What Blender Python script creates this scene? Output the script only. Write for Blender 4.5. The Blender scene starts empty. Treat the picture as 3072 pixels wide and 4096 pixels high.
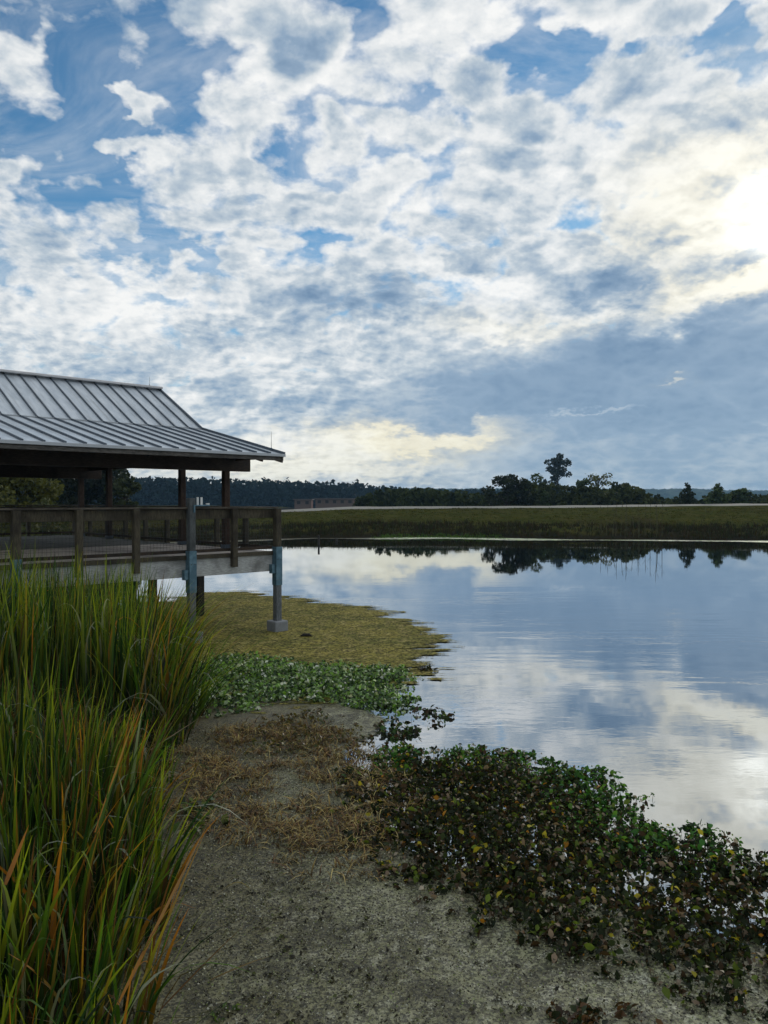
import bpy, bmesh, math, random
import numpy as np
from mathutils import Vector, Matrix, noise as mn

scene = bpy.context.scene
rad = math.radians

# ---------------------------------------------------------------- camera
F = 3077.0                      # focal length in photo pixels (3072 x 4096)
CAM_H = 3.15                    # eye above the water
PITCH = math.atan((2048 - 2005) / F)
cam_d = bpy.data.cameras.new("camera")
cam = bpy.data.objects.new("camera", cam_d)
scene.collection.objects.link(cam)
cam_d.sensor_fit = 'VERTICAL'
cam_d.sensor_height = 36.0
cam_d.sensor_width = 27.0
cam_d.lens = F / 4096 * 36.0
cam_d.clip_start = 0.05
cam_d.clip_end = 20000
cam.location = (0, 0, CAM_H)
cam.rotation_euler = (rad(90) - PITCH, 0, 0)
scene.camera = cam

def ray(px, py):
    """direction of a photo pixel"""
    x = (px - 1536) / F; y = -(py - 2048) / F
    c, s = math.cos(PITCH), math.sin(PITCH)
    return Vector((x, c + y * s, y * c - s))

def on_z(px, py, z=0.0):
    d = ray(px, py); t = (z - CAM_H) / d.z
    return Vector((d.x * t, d.y * t, z))

def at_y(px, py, Y):
    d = ray(px, py); t = Y / d.y
    return Vector((d.x * t, Y, CAM_H + d.z * t))

# ---------------------------------------------------------------- colour management
scene.view_settings.view_transform = 'Standard'
scene.view_settings.look = 'None'
scene.view_settings.exposure = 0.08
scene.view_settings.gamma = 1.0
scene.view_settings.use_curve_mapping = False
scene.cycles.max_bounces = 8
scene.cycles.transparent_max_bounces = 24
scene.cycles.use_denoising = True

# ---------------------------------------------------------------- world: Nishita sky behind procedural clouds
SUN_DIR = ray(3075, 840).normalized()
SUN_EL = math.asin(SUN_DIR.z)
SUN_AZ = math.atan2(SUN_DIR.x, SUN_DIR.y)

world = bpy.data.worlds.new("World")
scene.world = world
world.use_nodes = True
wt = world.node_tree
wt.nodes.clear()

class NT:
    """small helper that writes node maths in dependency order"""
    def __init__(s, tree): s.t = tree
    def new(s, typ, **kw):
        n = s.t.nodes.new(typ)
        for k, v in kw.items(): setattr(n, k, v)
        return n
    def put(s, sock, v):
        if isinstance(v, bpy.types.NodeSocket): s.t.links.new(v, sock)
        elif v is not None: sock.default_value = v
    def m(s, op, a, b=None, c=None, clamp=False):
        n = s.new('ShaderNodeMath', operation=op); n.use_clamp = clamp
        for i, v in enumerate((a, b, c)): s.put(n.inputs[i], v)
        return n.outputs[0]
    def v(s, op, a, b=None, c=None, scale=None):
        n = s.new('ShaderNodeVectorMath', operation=op)
        for i, x in enumerate((a, b, c)): s.put(n.inputs[i], x)
        if scale is not None: s.put(n.inputs['Scale'], scale)
        return n.outputs['Value'] if op in ('LENGTH', 'DISTANCE', 'DOT_PRODUCT') else n.outputs[0]
    def comb(s, x, y, z):
        n = s.new('ShaderNodeCombineXYZ')
        for i, v in enumerate((x, y, z)): s.put(n.inputs[i], v)
        return n.outputs[0]
    def sep(s, v):
        n = s.new('ShaderNodeSeparateXYZ'); s.put(n.inputs[0], v); return n.outputs
    def noise(s, vec, scale, detail=4.0, rough=0.5, dist=0.0, lac=2.0, color=False, dims='3D'):
        n = s.new('ShaderNodeTexNoise', noise_dimensions=dims)
        s.put(n.inputs['Vector'], vec); s.put(n.inputs['Scale'], scale); s.put(n.inputs['Detail'], detail)
        s.put(n.inputs['Roughness'], rough); s.put(n.inputs['Distortion'], dist); s.put(n.inputs['Lacunarity'], lac)
        return n.outputs['Color'] if color else n.outputs['Fac']
    def map(s, v, a, b, c=0.0, d=1.0, kind='SMOOTHSTEP'):
        n = s.new('ShaderNodeMapRange', interpolation_type=kind)
        s.put(n.inputs[0], v)
        for i, x in enumerate((a, b, c, d)): s.put(n.inputs[1 + i], x)
        return n.outputs[0]
    def mix(s, f, a, b, blend='MIX'):
        n = s.new('ShaderNodeMix', data_type='RGBA', blend_type=blend)
        s.put(n.inputs[0], f)
        for i, x in ((6, a), (7, b)):
            s.put(n.inputs[i], (*x, 1.0) if isinstance(x, tuple) and len(x) == 3 else x)
        return n.outputs[2]
    def ramp(s, f, stops, interp='LINEAR'):
        n = s.new('ShaderNodeValToRGB'); r = n.color_ramp; r.interpolation = interp
        while len(r.elements) < len(stops): r.elements.new(0.5)
        for e, (p, c) in zip(r.elements, stops):
            e.position = p; e.color = (*c, 1.0) if len(c) == 3 else c
        s.put(n.inputs[0], f); return n.outputs[0]

def lin(r, g, b):
    return tuple(((c / 255 + 0.055) / 1.055) ** 2.4 if c > 10 else c / 255 / 12.92 for c in (r, g, b))

W = NT(wt)
tc = W.new('ShaderNodeTexCoord')
D = W.v('NORMALIZE', tc.outputs['Generated'])
dx, dy, dz = W.sep(D)
az = W.m('ARCTAN2', dx, dy)
el = W.m('ARCSINE', dz)
zc = W.m('MAXIMUM', dz, 0.0)
den = W.m('MULTIPLY', W.m('ADD', zc, 0.38), 0.84)
P = W.comb(W.m('DIVIDE', dx, den), W.m('DIVIDE', dy, den), 0.37)     # the cloud deck overhead, seen in perspective
# irregular edges for the large cloud masses
wn = W.noise(P, 2.6, 5.0, 0.62, color=True)
wn2 = W.noise(P, 12.0, 4.0, 0.6, color=True)
wv = W.v('ADD', W.v('MULTIPLY', W.v('SUBTRACT', wn, (0.5, 0.5, 0.5)), (0.17, 0.13, 0.0)), W.v('MULTIPLY', W.v('SUBTRACT', wn2, (0.5, 0.5, 0.5)), (0.075, 0.06, 0.0)))
AE = W.v('ADD', W.comb(az, el, 0.0), wv)

def dirang(px, py):
    d = ray(px, py).normalized()
    return math.atan2(d.x, d.y), math.asin(d.z)

def blobs(items, start, gain=1.0):
    """sum of soft masses of cloud, each at its own azimuth and elevation"""
    acc = start
    for it in items:
        px, py, rx, ry, amp = it[:5]
        rot = rad(it[5]) if len(it) > 5 else 0.0
        a, e = dirang(px, py)
        ra, re = rx / F * math.cos(a), ry / F * math.cos(e)
        off = W.v('SUBTRACT', AE, (a, e, 0.0))
        if rot:
            n = W.new('ShaderNodeVectorRotate', rotation_type='Z_AXIS')
            W.put(n.inputs['Vector'], off); n.inputs['Angle'].default_value = -rot
            off = n.outputs[0]
        ln = W.v('LENGTH', W.v('MULTIPLY', off, (1 / ra, 1 / re, 0.0)))
        f = W.map(ln, 1.35, 0.25, 0.0, 1.0)
        acc = W.m('MULTIPLY_ADD', f, amp * gain, acc)
    return acc

# px, py, rx, ry, amount, tilt: negative opens a gap of blue, positive closes it
COVER = [
    (330, 250, 480, 330, -0.80), (560, 60, 330, 160, -0.30), (330, 640, 380, 200, -0.60, -20),
    (40, 520, 200, 200, -0.35), (60, 120, 160, 120, -0.2),
    (150, 60, 150, 100, 0.85), (150, 370, 190, 130, 0.95, -25), (500, 392, 75, 65, 1.0), (470, 540, 95, 50, 0.75), (170, 200, 40, 110, 0.35),
    (610, 590, 90, 75, 0.6, 40), (140, 610, 140, 80, 0.75, 30), (440, 160, 200, 60, 0.18, -15),
    (1390, 60, 130, 130, -0.45), (1420, 290, 120, 90, -0.35), (1900, 130, 60, 80, -0.25),
    (2180, 235, 230, 55, -0.75), (2600, 225, 200, 40, -0.6), (2860, 175, 160, 45, -0.7, 20),
    (1080, 600, 80, 50, -0.3), (700, 960, 160, 60, -0.45, -30), (560, 1030, 180, 60, -0.45, -30), (860, 1080, 120, 70, -0.40),
    (1300, 910, 170, 60, -0.42), (1860, 860, 160, 55, -0.30), (2600, 720, 60, 30, -0.25), (1760, 400, 100, 50, -0.3), (2500, 560, 700, 200, 0.35), (2800, 1000, 500, 200, 0.5), (2900, 1330, 500, 130, 0.5), (2300, 1080, 500, 130, 0.3),
    (150, 830, 120, 50, -0.22, -30), (330, 1130, 120, 50, -0.22, -30),
    (2500, 100, 500, 110, 0.15), (1150, 230, 260, 170, 0.2), (2500, 1600, 1500, 420, 0.35), (1000, 1500, 800, 300, 0.12), (1500, 2000, 3500, 420, 0.7),
]
# negative is shaded and blue-grey, positive is bright
LIGHT = [
    (2550, 1560, 1050, 280, -0.66), (2750, 1280, 560, 110, -0.36, 8), (2900, 1750, 900, 180, -0.12), (2700, 1420, 700, 120, -0.15), (1900, 1560, 420, 150, -0.22),
    (1360, 1210, 270, 85, -0.62), (1640, 1185, 120, 80, -0.50), (880, 1350, 170, 80, -0.42), (1250, 1360, 240, 70, -0.30),
    (2430, 1090, 260, 110, -0.48), (2960, 1030, 170, 50, -0.55), (2400, 800, 150, 70, -0.2), (2780, 900, 90, 35, -0.35),
    (1150, 260, 170, 100, -0.42), (1010, 820, 130, 70, -0.38), (1560, 500, 130, 60, -0.26), (1950, 660, 200, 60, -0.30),
    (1150, 690, 130, 60, -0.22), (2560, 330, 130, 70, -0.32), (2950, 250, 180, 90, -0.32), (2980, 480, 200, 70, -0.36),
    (2400, 450, 150, 50, -0.22), (1740, 220, 120, 70, -0.15), (700, 1480, 420, 160, -0.22), (1350, 1560, 360, 120, -0.25),
    (1950, 1010, 220, 70, -0.3), (2150, 1250, 200, 50, -0.3),
    (2900, 780, 520, 260, 0.22), (2900, 1160, 330, 60, 0.60, 12), (2100, 1275, 320, 50, 0.42, 10), (1700, 1740, 330, 50, 0.50, 8),
    (1280, 1850, 420, 110, 0.32), (2660, 1530, 60, 12, 0.40), (2350, 1655, 220, 14, 0.32), (450, 1200, 500, 110, 0.18),
    (1500, 700, 600, 160, 0.12), (2100, 130, 700, 120, 0.18), (1900, 1110, 200, 50, 0.28), (2700, 1920, 1300, 110, -0.30),
]
WARM = [
    (2950, 780, 560, 300, 0.55), (2900, 1150, 420, 90, 0.55), (1700, 1740, 420, 90, 0.9), (1300, 1860, 600, 110, 0.45),
    (2660, 1530, 130, 30, 0.7), (2100, 1270, 400, 80, 0.3), (600, 1900, 900, 100, 0.3),
]
n1 = W.noise(P, 4.6, 8.0, 0.62, 0.15)
sun_xy = Vector((SUN_DIR.x, SUN_DIR.y, 0)) / (SUN_DIR.z + 0.38)
P2 = W.v('ADD', P, (sun_xy.x * 0.014, sun_xy.y * 0.012, 0.0))
n2 = W.noise(P2, 4.6, 6.0, 0.58, 0.15)
small = W.noise(P, 15.0, 5.0, 0.60, 0.1)
broad = W.noise(P, 3.0, 3.0, 0.5, 0.2)
# long wind-drawn streaks lower down
Ps = W.v('MULTIPLY', P, (0.95, 1.45, 1.0))
streak = W.noise(Ps, 4.2, 6.0, 0.60, 0.3)
low = W.map(el, 0.30, 0.10)
a1, e1 = dirang(2650, 1660)
calm = W.map(W.v('LENGTH', W.v('MULTIPLY', W.v('SUBTRACT', AE, (a1, e1, 0.0)), (1 / 0.42, 1 / 0.125, 0.0))), 1.25, 0.5)   # smooth sheet of stratus
busy = W.m('MULTIPLY_ADD', calm, -0.90, 1.0)

n3 = W.noise(P, 8.0, 6.0, 0.64, 0.2)
high = W.map(el, 0.17, 0.36)
# rounded heaps: warped cells, grey in the middle and bright at the rim
Pw = W.v('ADD', P, W.v('MULTIPLY', W.v('SUBTRACT', W.noise(P, 6.0, 4.0, 0.6, color=True), (0.5, 0.5, 0.5)), (0.20, 0.20, 0.0)))
vor = W.new('ShaderNodeTexVoronoi', feature='SMOOTH_F1', voronoi_dimensions='2D')
W.put(vor.inputs['Vector'], Pw); vor.inputs['Scale'].default_value = 8.5; vor.inputs['Smoothness'].default_value = 0.30
heap = W.m('SUBTRACT', 0.48, vor.outputs['Distance'])                   # about -0.2 at the joints, +0.4 in the middle
vo2 = W.new('ShaderNodeTexVoronoi', feature='SMOOTH_F1', voronoi_dimensions='2D')
W.put(vo2.inputs['Vector'], Pw); vo2.inputs['Scale'].default_value = 19.0; vo2.inputs['Smoothness'].default_value = 0.4
heap = W.m('ADD', W.m('MULTIPLY', heap, W.m('MULTIPLY_ADD', high, 0.65, 0.35)), W.m('MULTIPLY', W.m('SUBTRACT', 0.45, vo2.outputs['Distance']), 0.55))
cov = blobs(COVER, W.m('MULTIPLY_ADD', n1, 1.9, -0.37), 0.95)
cov = W.m('MULTIPLY_ADD', n3, 0.80, W.m('MULTIPLY_ADD', heap, 1.15, cov))
cov = W.m('MULTIPLY_ADD', small, 0.45, cov)
density = W.m('MULTIPLY', W.m('POWER', W.map(cov, 0.60, 1.26), 0.85), 0.97)
density = W.m('MAXIMUM', density, W.m('MULTIPLY', calm, 0.96))
veil = W.m('MULTIPLY', W.map(W.noise(W.v('MULTIPLY', P, (1.0, 1.6, 1.0)), 2.3, 6.0, 0.66, 0.8), 0.36, 0.72), 0.50)       # thin high cloud over the blue
density = W.m('MAXIMUM', density, veil)
relief = W.m('MULTIPLY', W.m('SUBTRACT', n1, n2), W.m('MULTIPLY', busy, 3.2))
lt = W.m('ADD', 0.91, relief)
lt = W.m('MULTIPLY_ADD', W.m('SUBTRACT', streak, 0.5), W.m('MULTIPLY', busy, W.m('MULTIPLY_ADD', low, 1.25, 0.15)), lt)
lt = W.m('MULTIPLY_ADD', W.m('SUBTRACT', broad, 0.5), W.m('MULTIPLY', busy, W.m('MULTIPLY_ADD', low, 0.2, 0.75)), lt)
lt = W.m('MULTIPLY_ADD', W.m('SUBTRACT', small, 0.5), W.m('MULTIPLY', busy, 0.75), lt)
lt = W.m('MULTIPLY_ADD', W.m('MAXIMUM', W.m('SUBTRACT', cov, 1.35), 0.0), -0.26, lt)      # thick cores are greyer than the edges
lt = W.m('MULTIPLY_ADD', W.m('MAXIMUM', heap, -0.1), W.m('MULTIPLY', busy, -0.62), lt)
light = blobs(LIGHT, lt)
warm = W.m('MINIMUM', blobs(WARM, 0.0), 1.0)

sky = W.new('ShaderNodeTexSky', sky_type='NISHITA')
sky.sun_disc = False
sky.sun_elevation = SUN_EL
sky.sun_rotation = SUN_AZ
sky.altitude = 0; sky.air_density = 1.0; sky.dust_density = 0.1; sky.ozone_density = 2.0
SKY_STRENGTH = 0.1
blue = W.mix(1.0, sky.outputs[0], (0.50, 0.83, 0.96), 'MULTIPLY')
k = 1 / SKY_STRENGTH
def kc(c): return tuple(x * k for x in c)
cloud_cool = W.ramp(W.map(light, -0.25, 1.25, kind='LINEAR'), [
    (0.0, lin(114, 141, 170)), (0.30, lin(144, 166, 189)), (0.55, lin(186, 198, 208)), (0.75, lin(222, 226, 228)), (1.0, lin(246, 246, 244))])
cloud_warm = W.ramp(W.map(light, -0.25, 1.25, kind='LINEAR'), [
    (0.0, lin(114, 140, 170)), (0.30, lin(150, 168, 186)), (0.55, lin(206, 206, 198)), (0.75, lin(240, 232, 206)), (1.0, lin(255, 250, 228))])
cloud = W.mix(warm, cloud_cool, cloud_warm)
cloud = W.v('SCALE', cloud, scale=k)
col = W.mix(density, blue, cloud)
# brightness of the veiled sun
sd = W.m('ARCCOSINE', W.m('MINIMUM', W.v('DOT_PRODUCT', D, tuple(SUN_DIR)), 1.0))
glow = W.m('POWER', W.map(sd, 0.17, 0.0, 0.0, 1.0, 'LINEAR'), 2.2)
glow = W.m('MULTIPLY', glow, W.m('MULTIPLY_ADD', small, 1.5, -0.1))
col = W.v('MULTIPLY_ADD', W.comb(glow, glow, glow), (0.34 * k, 0.32 * k, 0.27 * k), col)
core = W.m('MULTIPLY', W.m('POWER', W.map(sd, 0.060, 0.0, 0.0, 1.0, 'LINEAR'), 1.6), W.map(n3, 0.38, 0.60, 0.15, 1.3))
col = W.v('MULTIPLY_ADD', W.comb(core, core, core), (1.2 * k, 1.2 * k, 1.15 * k), col)
bg = W.new('ShaderNodeBackground')
W.put(bg.inputs['Color'], col); bg.inputs['Strength'].default_value = SKY_STRENGTH
wo = W.new('ShaderNodeOutputWorld')
wt.links.new(bg.outputs[0], wo.inputs['Surface'])
world.cycles.sampling_method = 'MANUAL'
world.cycles.sample_map_resolution = 1024

# ---------------------------------------------------------------- sun, veiled by cloud
sun_d = bpy.data.lights.new("sun", 'SUN')
sun_d.energy = 0.8
sun_d.angle = rad(10)
sun_d.color = (1.0, 0.93, 0.82)
sun = bpy.data.objects.new("sun", sun_d)
scene.collection.objects.link(sun)
sun.location = (30, 40, 40)
sun.rotation_euler = ray(3520, 860).normalized().to_track_quat('Z', 'Y').to_euler()

# ================================================================ helpers
RNG = np.random.default_rng(7)

def link(o, parent=None):
    scene.collection.objects.link(o)
    if parent is not None: o.parent = parent
    return o

def tag(o, label=None, cat=None, group=None, kind=None):
    if label: o['label'] = label
    if cat: o['category'] = cat
    if group: o['group'] = group
    if kind: o['kind'] = kind
    return o

def empty(name, loc=(0, 0, 0), rz=0.0):
    o = bpy.data.objects.new(name, None)
    o.location = loc; o.rotation_euler = (0, 0, rz); o.empty_display_size = 0.2
    return link(o)

def np_mesh(name, V, Fc, mat, parent=None, col=None, smooth=False, extra=None):
    """V (n,3), Fc (m,k) all faces with k corners, col (n,3) colour per vertex"""
    V = np.asarray(V, dtype=np.float32).reshape(-1, 3); Fc = np.asarray(Fc, dtype=np.int32)
    m, k = Fc.shape
    me = bpy.data.meshes.new(name)
    me.vertices.add(len(V)); me.vertices.foreach_set('co', V.ravel())
    me.loops.add(m * k); me.loops.foreach_set('vertex_index', Fc.ravel())
    me.polygons.add(m)
    me.polygons.foreach_set('loop_start', np.arange(0, m * k, k, dtype=np.int32))
    me.polygons.foreach_set('loop_total', np.full(m, k, dtype=np.int32))
    if smooth: me.polygons.foreach_set('use_smooth', np.ones(m, dtype=bool))
    me.update(calc_edges=True)
    if col is not None:
        a = me.attributes.new('tint', 'FLOAT_COLOR', 'POINT')
        c = np.ones((len(V), 4), dtype=np.float32); c[:, :3] = col
        a.data.foreach_set('color', c.ravel())
    for kx, arr in (extra or {}).items():
        a = me.attributes.new(kx, 'FLOAT', 'POINT'); a.data.foreach_set('value', np.asarray(arr, dtype=np.float32))
    me.materials.append(mat)
    return link(bpy.data.objects.new(name, me), parent)

class MB:
    """collects boxes, bars and tubes into one mesh"""
    def __init__(s): s.v = []; s.f = []
    def add(s, vs, fs):
        b = len(s.v); s.v += [tuple(v) for v in vs]; s.f += [tuple(i + b for i in f) for f in fs]
    def box(s, x0, x1, y0, y1, z0, z1):
        vs = [(x, y, z) for z in (z0, z1) for y in (y0, y1) for x in (x0, x1)]
        s.add(vs, [(0, 2, 3, 1), (4, 5, 7, 6), (0, 1, 5, 4), (2, 6, 7, 3), (0, 4, 6, 2), (1, 3, 7, 5)])
    def bar(s, a, b, w, h, up=(0, 0, 1)):
        a = Vector(a); b = Vector(b); d = (b - a).normalized(); up = Vector(up)
        sd = d.cross(up).normalized(); u2 = sd.cross(d).normalized()
        vs = [p + sd * (i * w / 2) + u2 * (j * h / 2) for p in (a, b) for i, j in ((-1, -1), (1, -1), (1, 1), (-1, 1))]
        s.add(vs, [(0, 1, 2, 3), (7, 6, 5, 4), (0, 4, 5, 1), (1, 5, 6, 2), (2, 6, 7, 3), (3, 7, 4, 0)])
    def tube(s, pts, rs, n=8):
        base = len(s.v); pts = [Vector(p) for p in pts]
        for i, p in enumerate(pts):
            d = (pts[min(i + 1, len(pts) - 1)] - pts[max(i - 1, 0)]).normalized()
            a = d.cross(Vector((0.31, 0.95, 0.05))).normalized(); b = d.cross(a)
            for q in range(n):
                t = 2 * math.pi * q / n
                s.v.append(tuple(p + (a * math.cos(t) + b * math.sin(t)) * rs[i]))
        for i in range(len(pts) - 1):
            for q in range(n):
                s.f.append((base + i * n + q, base + i * n + (q + 1) % n, base + (i + 1) * n + (q + 1) % n, base + (i + 1) * n + q))
        s.f.append(tuple(base + q for q in range(n))[::-1]); s.f.append(tuple(base + (len(pts) - 1) * n + q for q in range(n)))
    def build(s, name, mat, parent=None, bevel=0.0, smooth=False):
        me = bpy.data.meshes.new(name); me.from_pydata(s.v, [], s.f); me.update()
        bm = bmesh.new(); bm.from_mesh(me); bmesh.ops.recalc_face_normals(bm, faces=bm.faces)
        if bevel: bmesh.ops.bevel(bm, geom=list(bm.edges), offset=bevel, segments=1, affect='EDGES', clamp_overlap=True)
        bm.to_mesh(me); bm.free()
        if smooth: me.polygons.foreach_set('use_smooth', [True] * len(me.polygons))
        me.materials.append(mat)
        return link(bpy.data.objects.new(name, me), parent)

# ================================================================ materials
def material(name):
    m = bpy.data.materials.new(name); m.use_nodes = True
    t = m.node_tree; t.nodes.clear()
    n = NT(t); n.out = n.new('ShaderNodeOutputMaterial')
    n.pos = n.new('ShaderNodeNewGeometry').outputs['Position']
    n.obj = n.new('ShaderNodeTexCoord').outputs['Object']
    return m, n
def principled(n, base, rough=0.6, metal=0.0, spec=0.5, normal=None):
    p = n.new('ShaderNodeBsdfPrincipled')
    n.put(p.inputs['Base Color'], (*base, 1.0) if isinstance(base, tuple) else base)
    n.put(p.inputs['Roughness'], rough); n.put(p.inputs['Metallic'], metal); n.put(p.inputs['Specular IOR Level'], spec)
    if normal is not None: n.put(p.inputs['Normal'], normal)
    return p.outputs[0]
def bump(n, h, strength=0.3, dist=0.01):
    b = n.new('ShaderNodeBump'); n.put(b.inputs['Height'], h); n.put(b.inputs['Strength'], strength); n.put(b.inputs['Distance'], dist)
    return b.outputs[0]
def surf(n, sh): n.t.links.new(sh, n.out.inputs['Surface'])

def wood(name, dark, light, scale=(1, 1, 1), rough=0.75):
    m, n = material(name)
    v = n.v('MULTIPLY', n.obj, tuple(scale))
    g = n.noise(v, 9.0, 6.0, 0.65, 0.4); st = n.noise(n.obj, 1.3, 3.0, 0.6)
    c = n.mix(n.map(g, 0.3, 0.72), dark, light)
    c = n.mix(n.map(st, 0.42, 0.75), c, tuple(x * 0.45 for x in dark))
    surf(n, principled(n, c, rough, 0, 0.3, bump(n, g, 0.4, 0.006)))
    return m

def leafy(name, translucent=0.35, rough=0.45, spec=0.4, vary=0.35):
    m, n = material(name)
    a = n.new('ShaderNodeAttribute', attribute_name='tint').outputs['Color']
    nz = n.noise(n.pos, 3.0, 2.0, 0.5)
    c = n.mix(n.m('MULTIPLY', nz, vary), a, tuple([0.01, 0.012, 0.006]))
    ps = principled(n, c, rough, 0, spec)
    tr = n.new('ShaderNodeBsdfTranslucent'); n.put(tr.inputs['Color'], n.mix(1.0, c, (1.5, 1.45, 0.8), 'MULTIPLY'))
    mx = n.new('ShaderNodeMixShader'); mx.inputs[0].default_value = translucent
    n.t.links.new(ps, mx.inputs[1]); n.t.links.new(tr.outputs[0], mx.inputs[2])
    surf(n, mx.outputs[0])
    return m

M = {}
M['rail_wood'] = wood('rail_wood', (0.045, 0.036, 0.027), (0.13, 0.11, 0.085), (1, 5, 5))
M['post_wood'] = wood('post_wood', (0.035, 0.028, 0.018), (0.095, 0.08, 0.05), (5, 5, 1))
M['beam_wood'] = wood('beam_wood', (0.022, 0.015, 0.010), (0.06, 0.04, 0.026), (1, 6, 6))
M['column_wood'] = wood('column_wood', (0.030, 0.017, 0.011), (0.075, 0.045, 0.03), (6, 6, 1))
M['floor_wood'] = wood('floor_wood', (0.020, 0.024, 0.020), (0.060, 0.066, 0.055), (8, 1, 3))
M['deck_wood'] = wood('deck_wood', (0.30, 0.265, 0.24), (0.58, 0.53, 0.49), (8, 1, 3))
M['rim_wood'] = wood('rim_wood', (0.26, 0.26, 0.25), (0.52, 0.53, 0.52), (1, 5, 7))
M['fascia_wood'] = wood('fascia_wood', (0.06, 0.055, 0.05), (0.17, 0.155, 0.14), (1, 5, 5))
M['mast_wood'] = wood('mast_wood', (0.045, 0.050, 0.052), (0.11, 0.12, 0.12), (5, 5, 1))
M['dark_pile'] = wood('dark_pile', (0.012, 0.011, 0.009), (0.04, 0.035, 0.03), (5, 5, 1))
M['grey_pile'] = wood('grey_pile', (0.07, 0.08, 0.085), (0.18, 0.19, 0.20), (5, 5, 1))
M['bark'] = wood('bark', (0.02, 0.016, 0.012), (0.06, 0.048, 0.036), (4, 4, 1), 0.9)

m, n = material('sleeve_steel')
nz = n.noise(n.obj, 7.0, 4.0, 0.6)
surf(n, principled(n, n.mix(n.map(nz, 0.35, 0.7), (0.06, 0.125, 0.165), (0.12, 0.21, 0.26)), 0.5, 0.35, 0.5, bump(n, nz, 0.1, 0.004)))
M['sleeve'] = m
m, n = material('roof_metal')
nz = n.noise(n.v('MULTIPLY', n.obj, (2.4, 0.7, 0.7)), 2.0, 5.0, 0.6); n2_ = n.noise(n.obj, 22.0, 3.0, 0.6)
st_ = n.noise(n.v('MULTIPLY', n.obj, (9.0, 0.5, 0.5)), 1.0, 5.0, 0.65)
rc = n.mix(n.map(st_, 0.48, 0.72, 0.0, 0.55), n.mix(n.map(nz, 0.3, 0.75), (0.44, 0.49, 0.54), (0.62, 0.66, 0.70)), (0.30, 0.31, 0.31))
surf(n, principled(n, rc, n.map(n2_, 0.2, 0.8, 0.35, 0.52), 0.35, 0.5, bump(n, n.noise(n.obj, 2.2, 2.0, 0.5), 0.25, 0.02)))
M['roof'] = m
m, n = material('seam_metal')
surf(n, principled(n, (0.07, 0.09, 0.115), 0.5, 0.4, 0.4)); M['seam'] = m
m, n = material('ridge_metal')
nz = n.noise(n.obj, 3.0, 4.0, 0.6)
surf(n, principled(n, n.mix(nz, (0.42, 0.42, 0.42), (0.66, 0.64, 0.64)), 0.4, 0.3, 0.5)); M['ridge'] = m
m, n = material('eave_metal')
surf(n, principled(n, (0.40, 0.42, 0.44), 0.4, 0.5, 0.5)); M['eave'] = m
m, n = material('mesh_wire')
surf(n, principled(n, (0.03, 0.035, 0.035), 0.55, 0.3, 0.4)); M['wire'] = m
m, n = material('concrete')
nz = n.noise(n.obj, 14.0, 6.0, 0.65)
surf(n, principled(n, n.mix(nz, (0.13, 0.14, 0.15), (0.30, 0.31, 0.32)), 0.85, 0, 0.3, bump(n, nz, 0.4, 0.01))); M['concrete'] = m
m, n = material('white_plastic')
surf(n, principled(n, n.mix(n.noise(n.obj, 20.0, 3.0), (0.55, 0.56, 0.55), (0.78, 0.78, 0.76)), 0.4)); M['white'] = m
m, n = material('brick_red')
bt = n.new('ShaderNodeTexBrick'); n.put(bt.inputs['Vector'], n.obj); bt.inputs['Scale'].default_value = 3.0
n.put(bt.inputs['Color1'], (0.14, 0.05, 0.038, 1)); n.put(bt.inputs['Color2'], (0.10, 0.035, 0.028, 1)); n.put(bt.inputs['Mortar'], (0.12, 0.09, 0.08, 1))
surf(n, principled(n, bt.outputs['Color'], 0.85)); M['brick'] = m
m, n = material('dark_opening')
surf(n, principled(n, (0.012, 0.012, 0.014), 0.3)); M['glass'] = m
m, n = material('shed_roof')
surf(n, principled(n, n.mix(n.noise(n.obj, 4.0, 4.0), (0.06, 0.055, 0.055), (0.12, 0.11, 0.11)), 0.7)); M['shed_roof'] = m

M['leaf_tree'] = leafy('tree_leaf', 0.25, 0.6, 0.2)
M['leaf_far'] = leafy('far_leaf', 0.15, 0.8, 0.1, 0.2)
M['blade'] = leafy('grass_blade', 0.45, 0.42, 0.35, 0.25)
M['leaf_water'] = leafy('water_leaf', 0.30, 0.38, 0.25, 0.25)
M['leaf_raft'] = leafy('raft_leaf', 0.30, 0.5, 0.10, 0.25)
M['leaf_dull'] = leafy('dry_stem', 0.15, 0.7, 0.25, 0.2)
M['bank_grass'] = leafy('bank_grass', 0.30, 0.9, 0.0, 0.3)

# ================================================================ lie of the land
def interp(x, tab):
    return np.interp(x, [t[0] for t in tab], [t[1] for t in tab])
SHORE = [(-400, 40), (-60, 44), (-26, 51), (-14, 60), (-6, 66), (6, 66.5), (20, 62.5), (32, 60.5), (60, 58), (400, 40)]
CREST = [(-400, 70), (-40, 76), (-22, 84), (-12, 89), (0, 93.5), (20, 95.5), (60, 95), (400, 80)]
CREST_Z = [(-400, 1.3), (-30, 1.55), (-12, 2.0), (-4, 2.34), (18, 2.42), (46, 2.72), (400, 2.8)]
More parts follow.
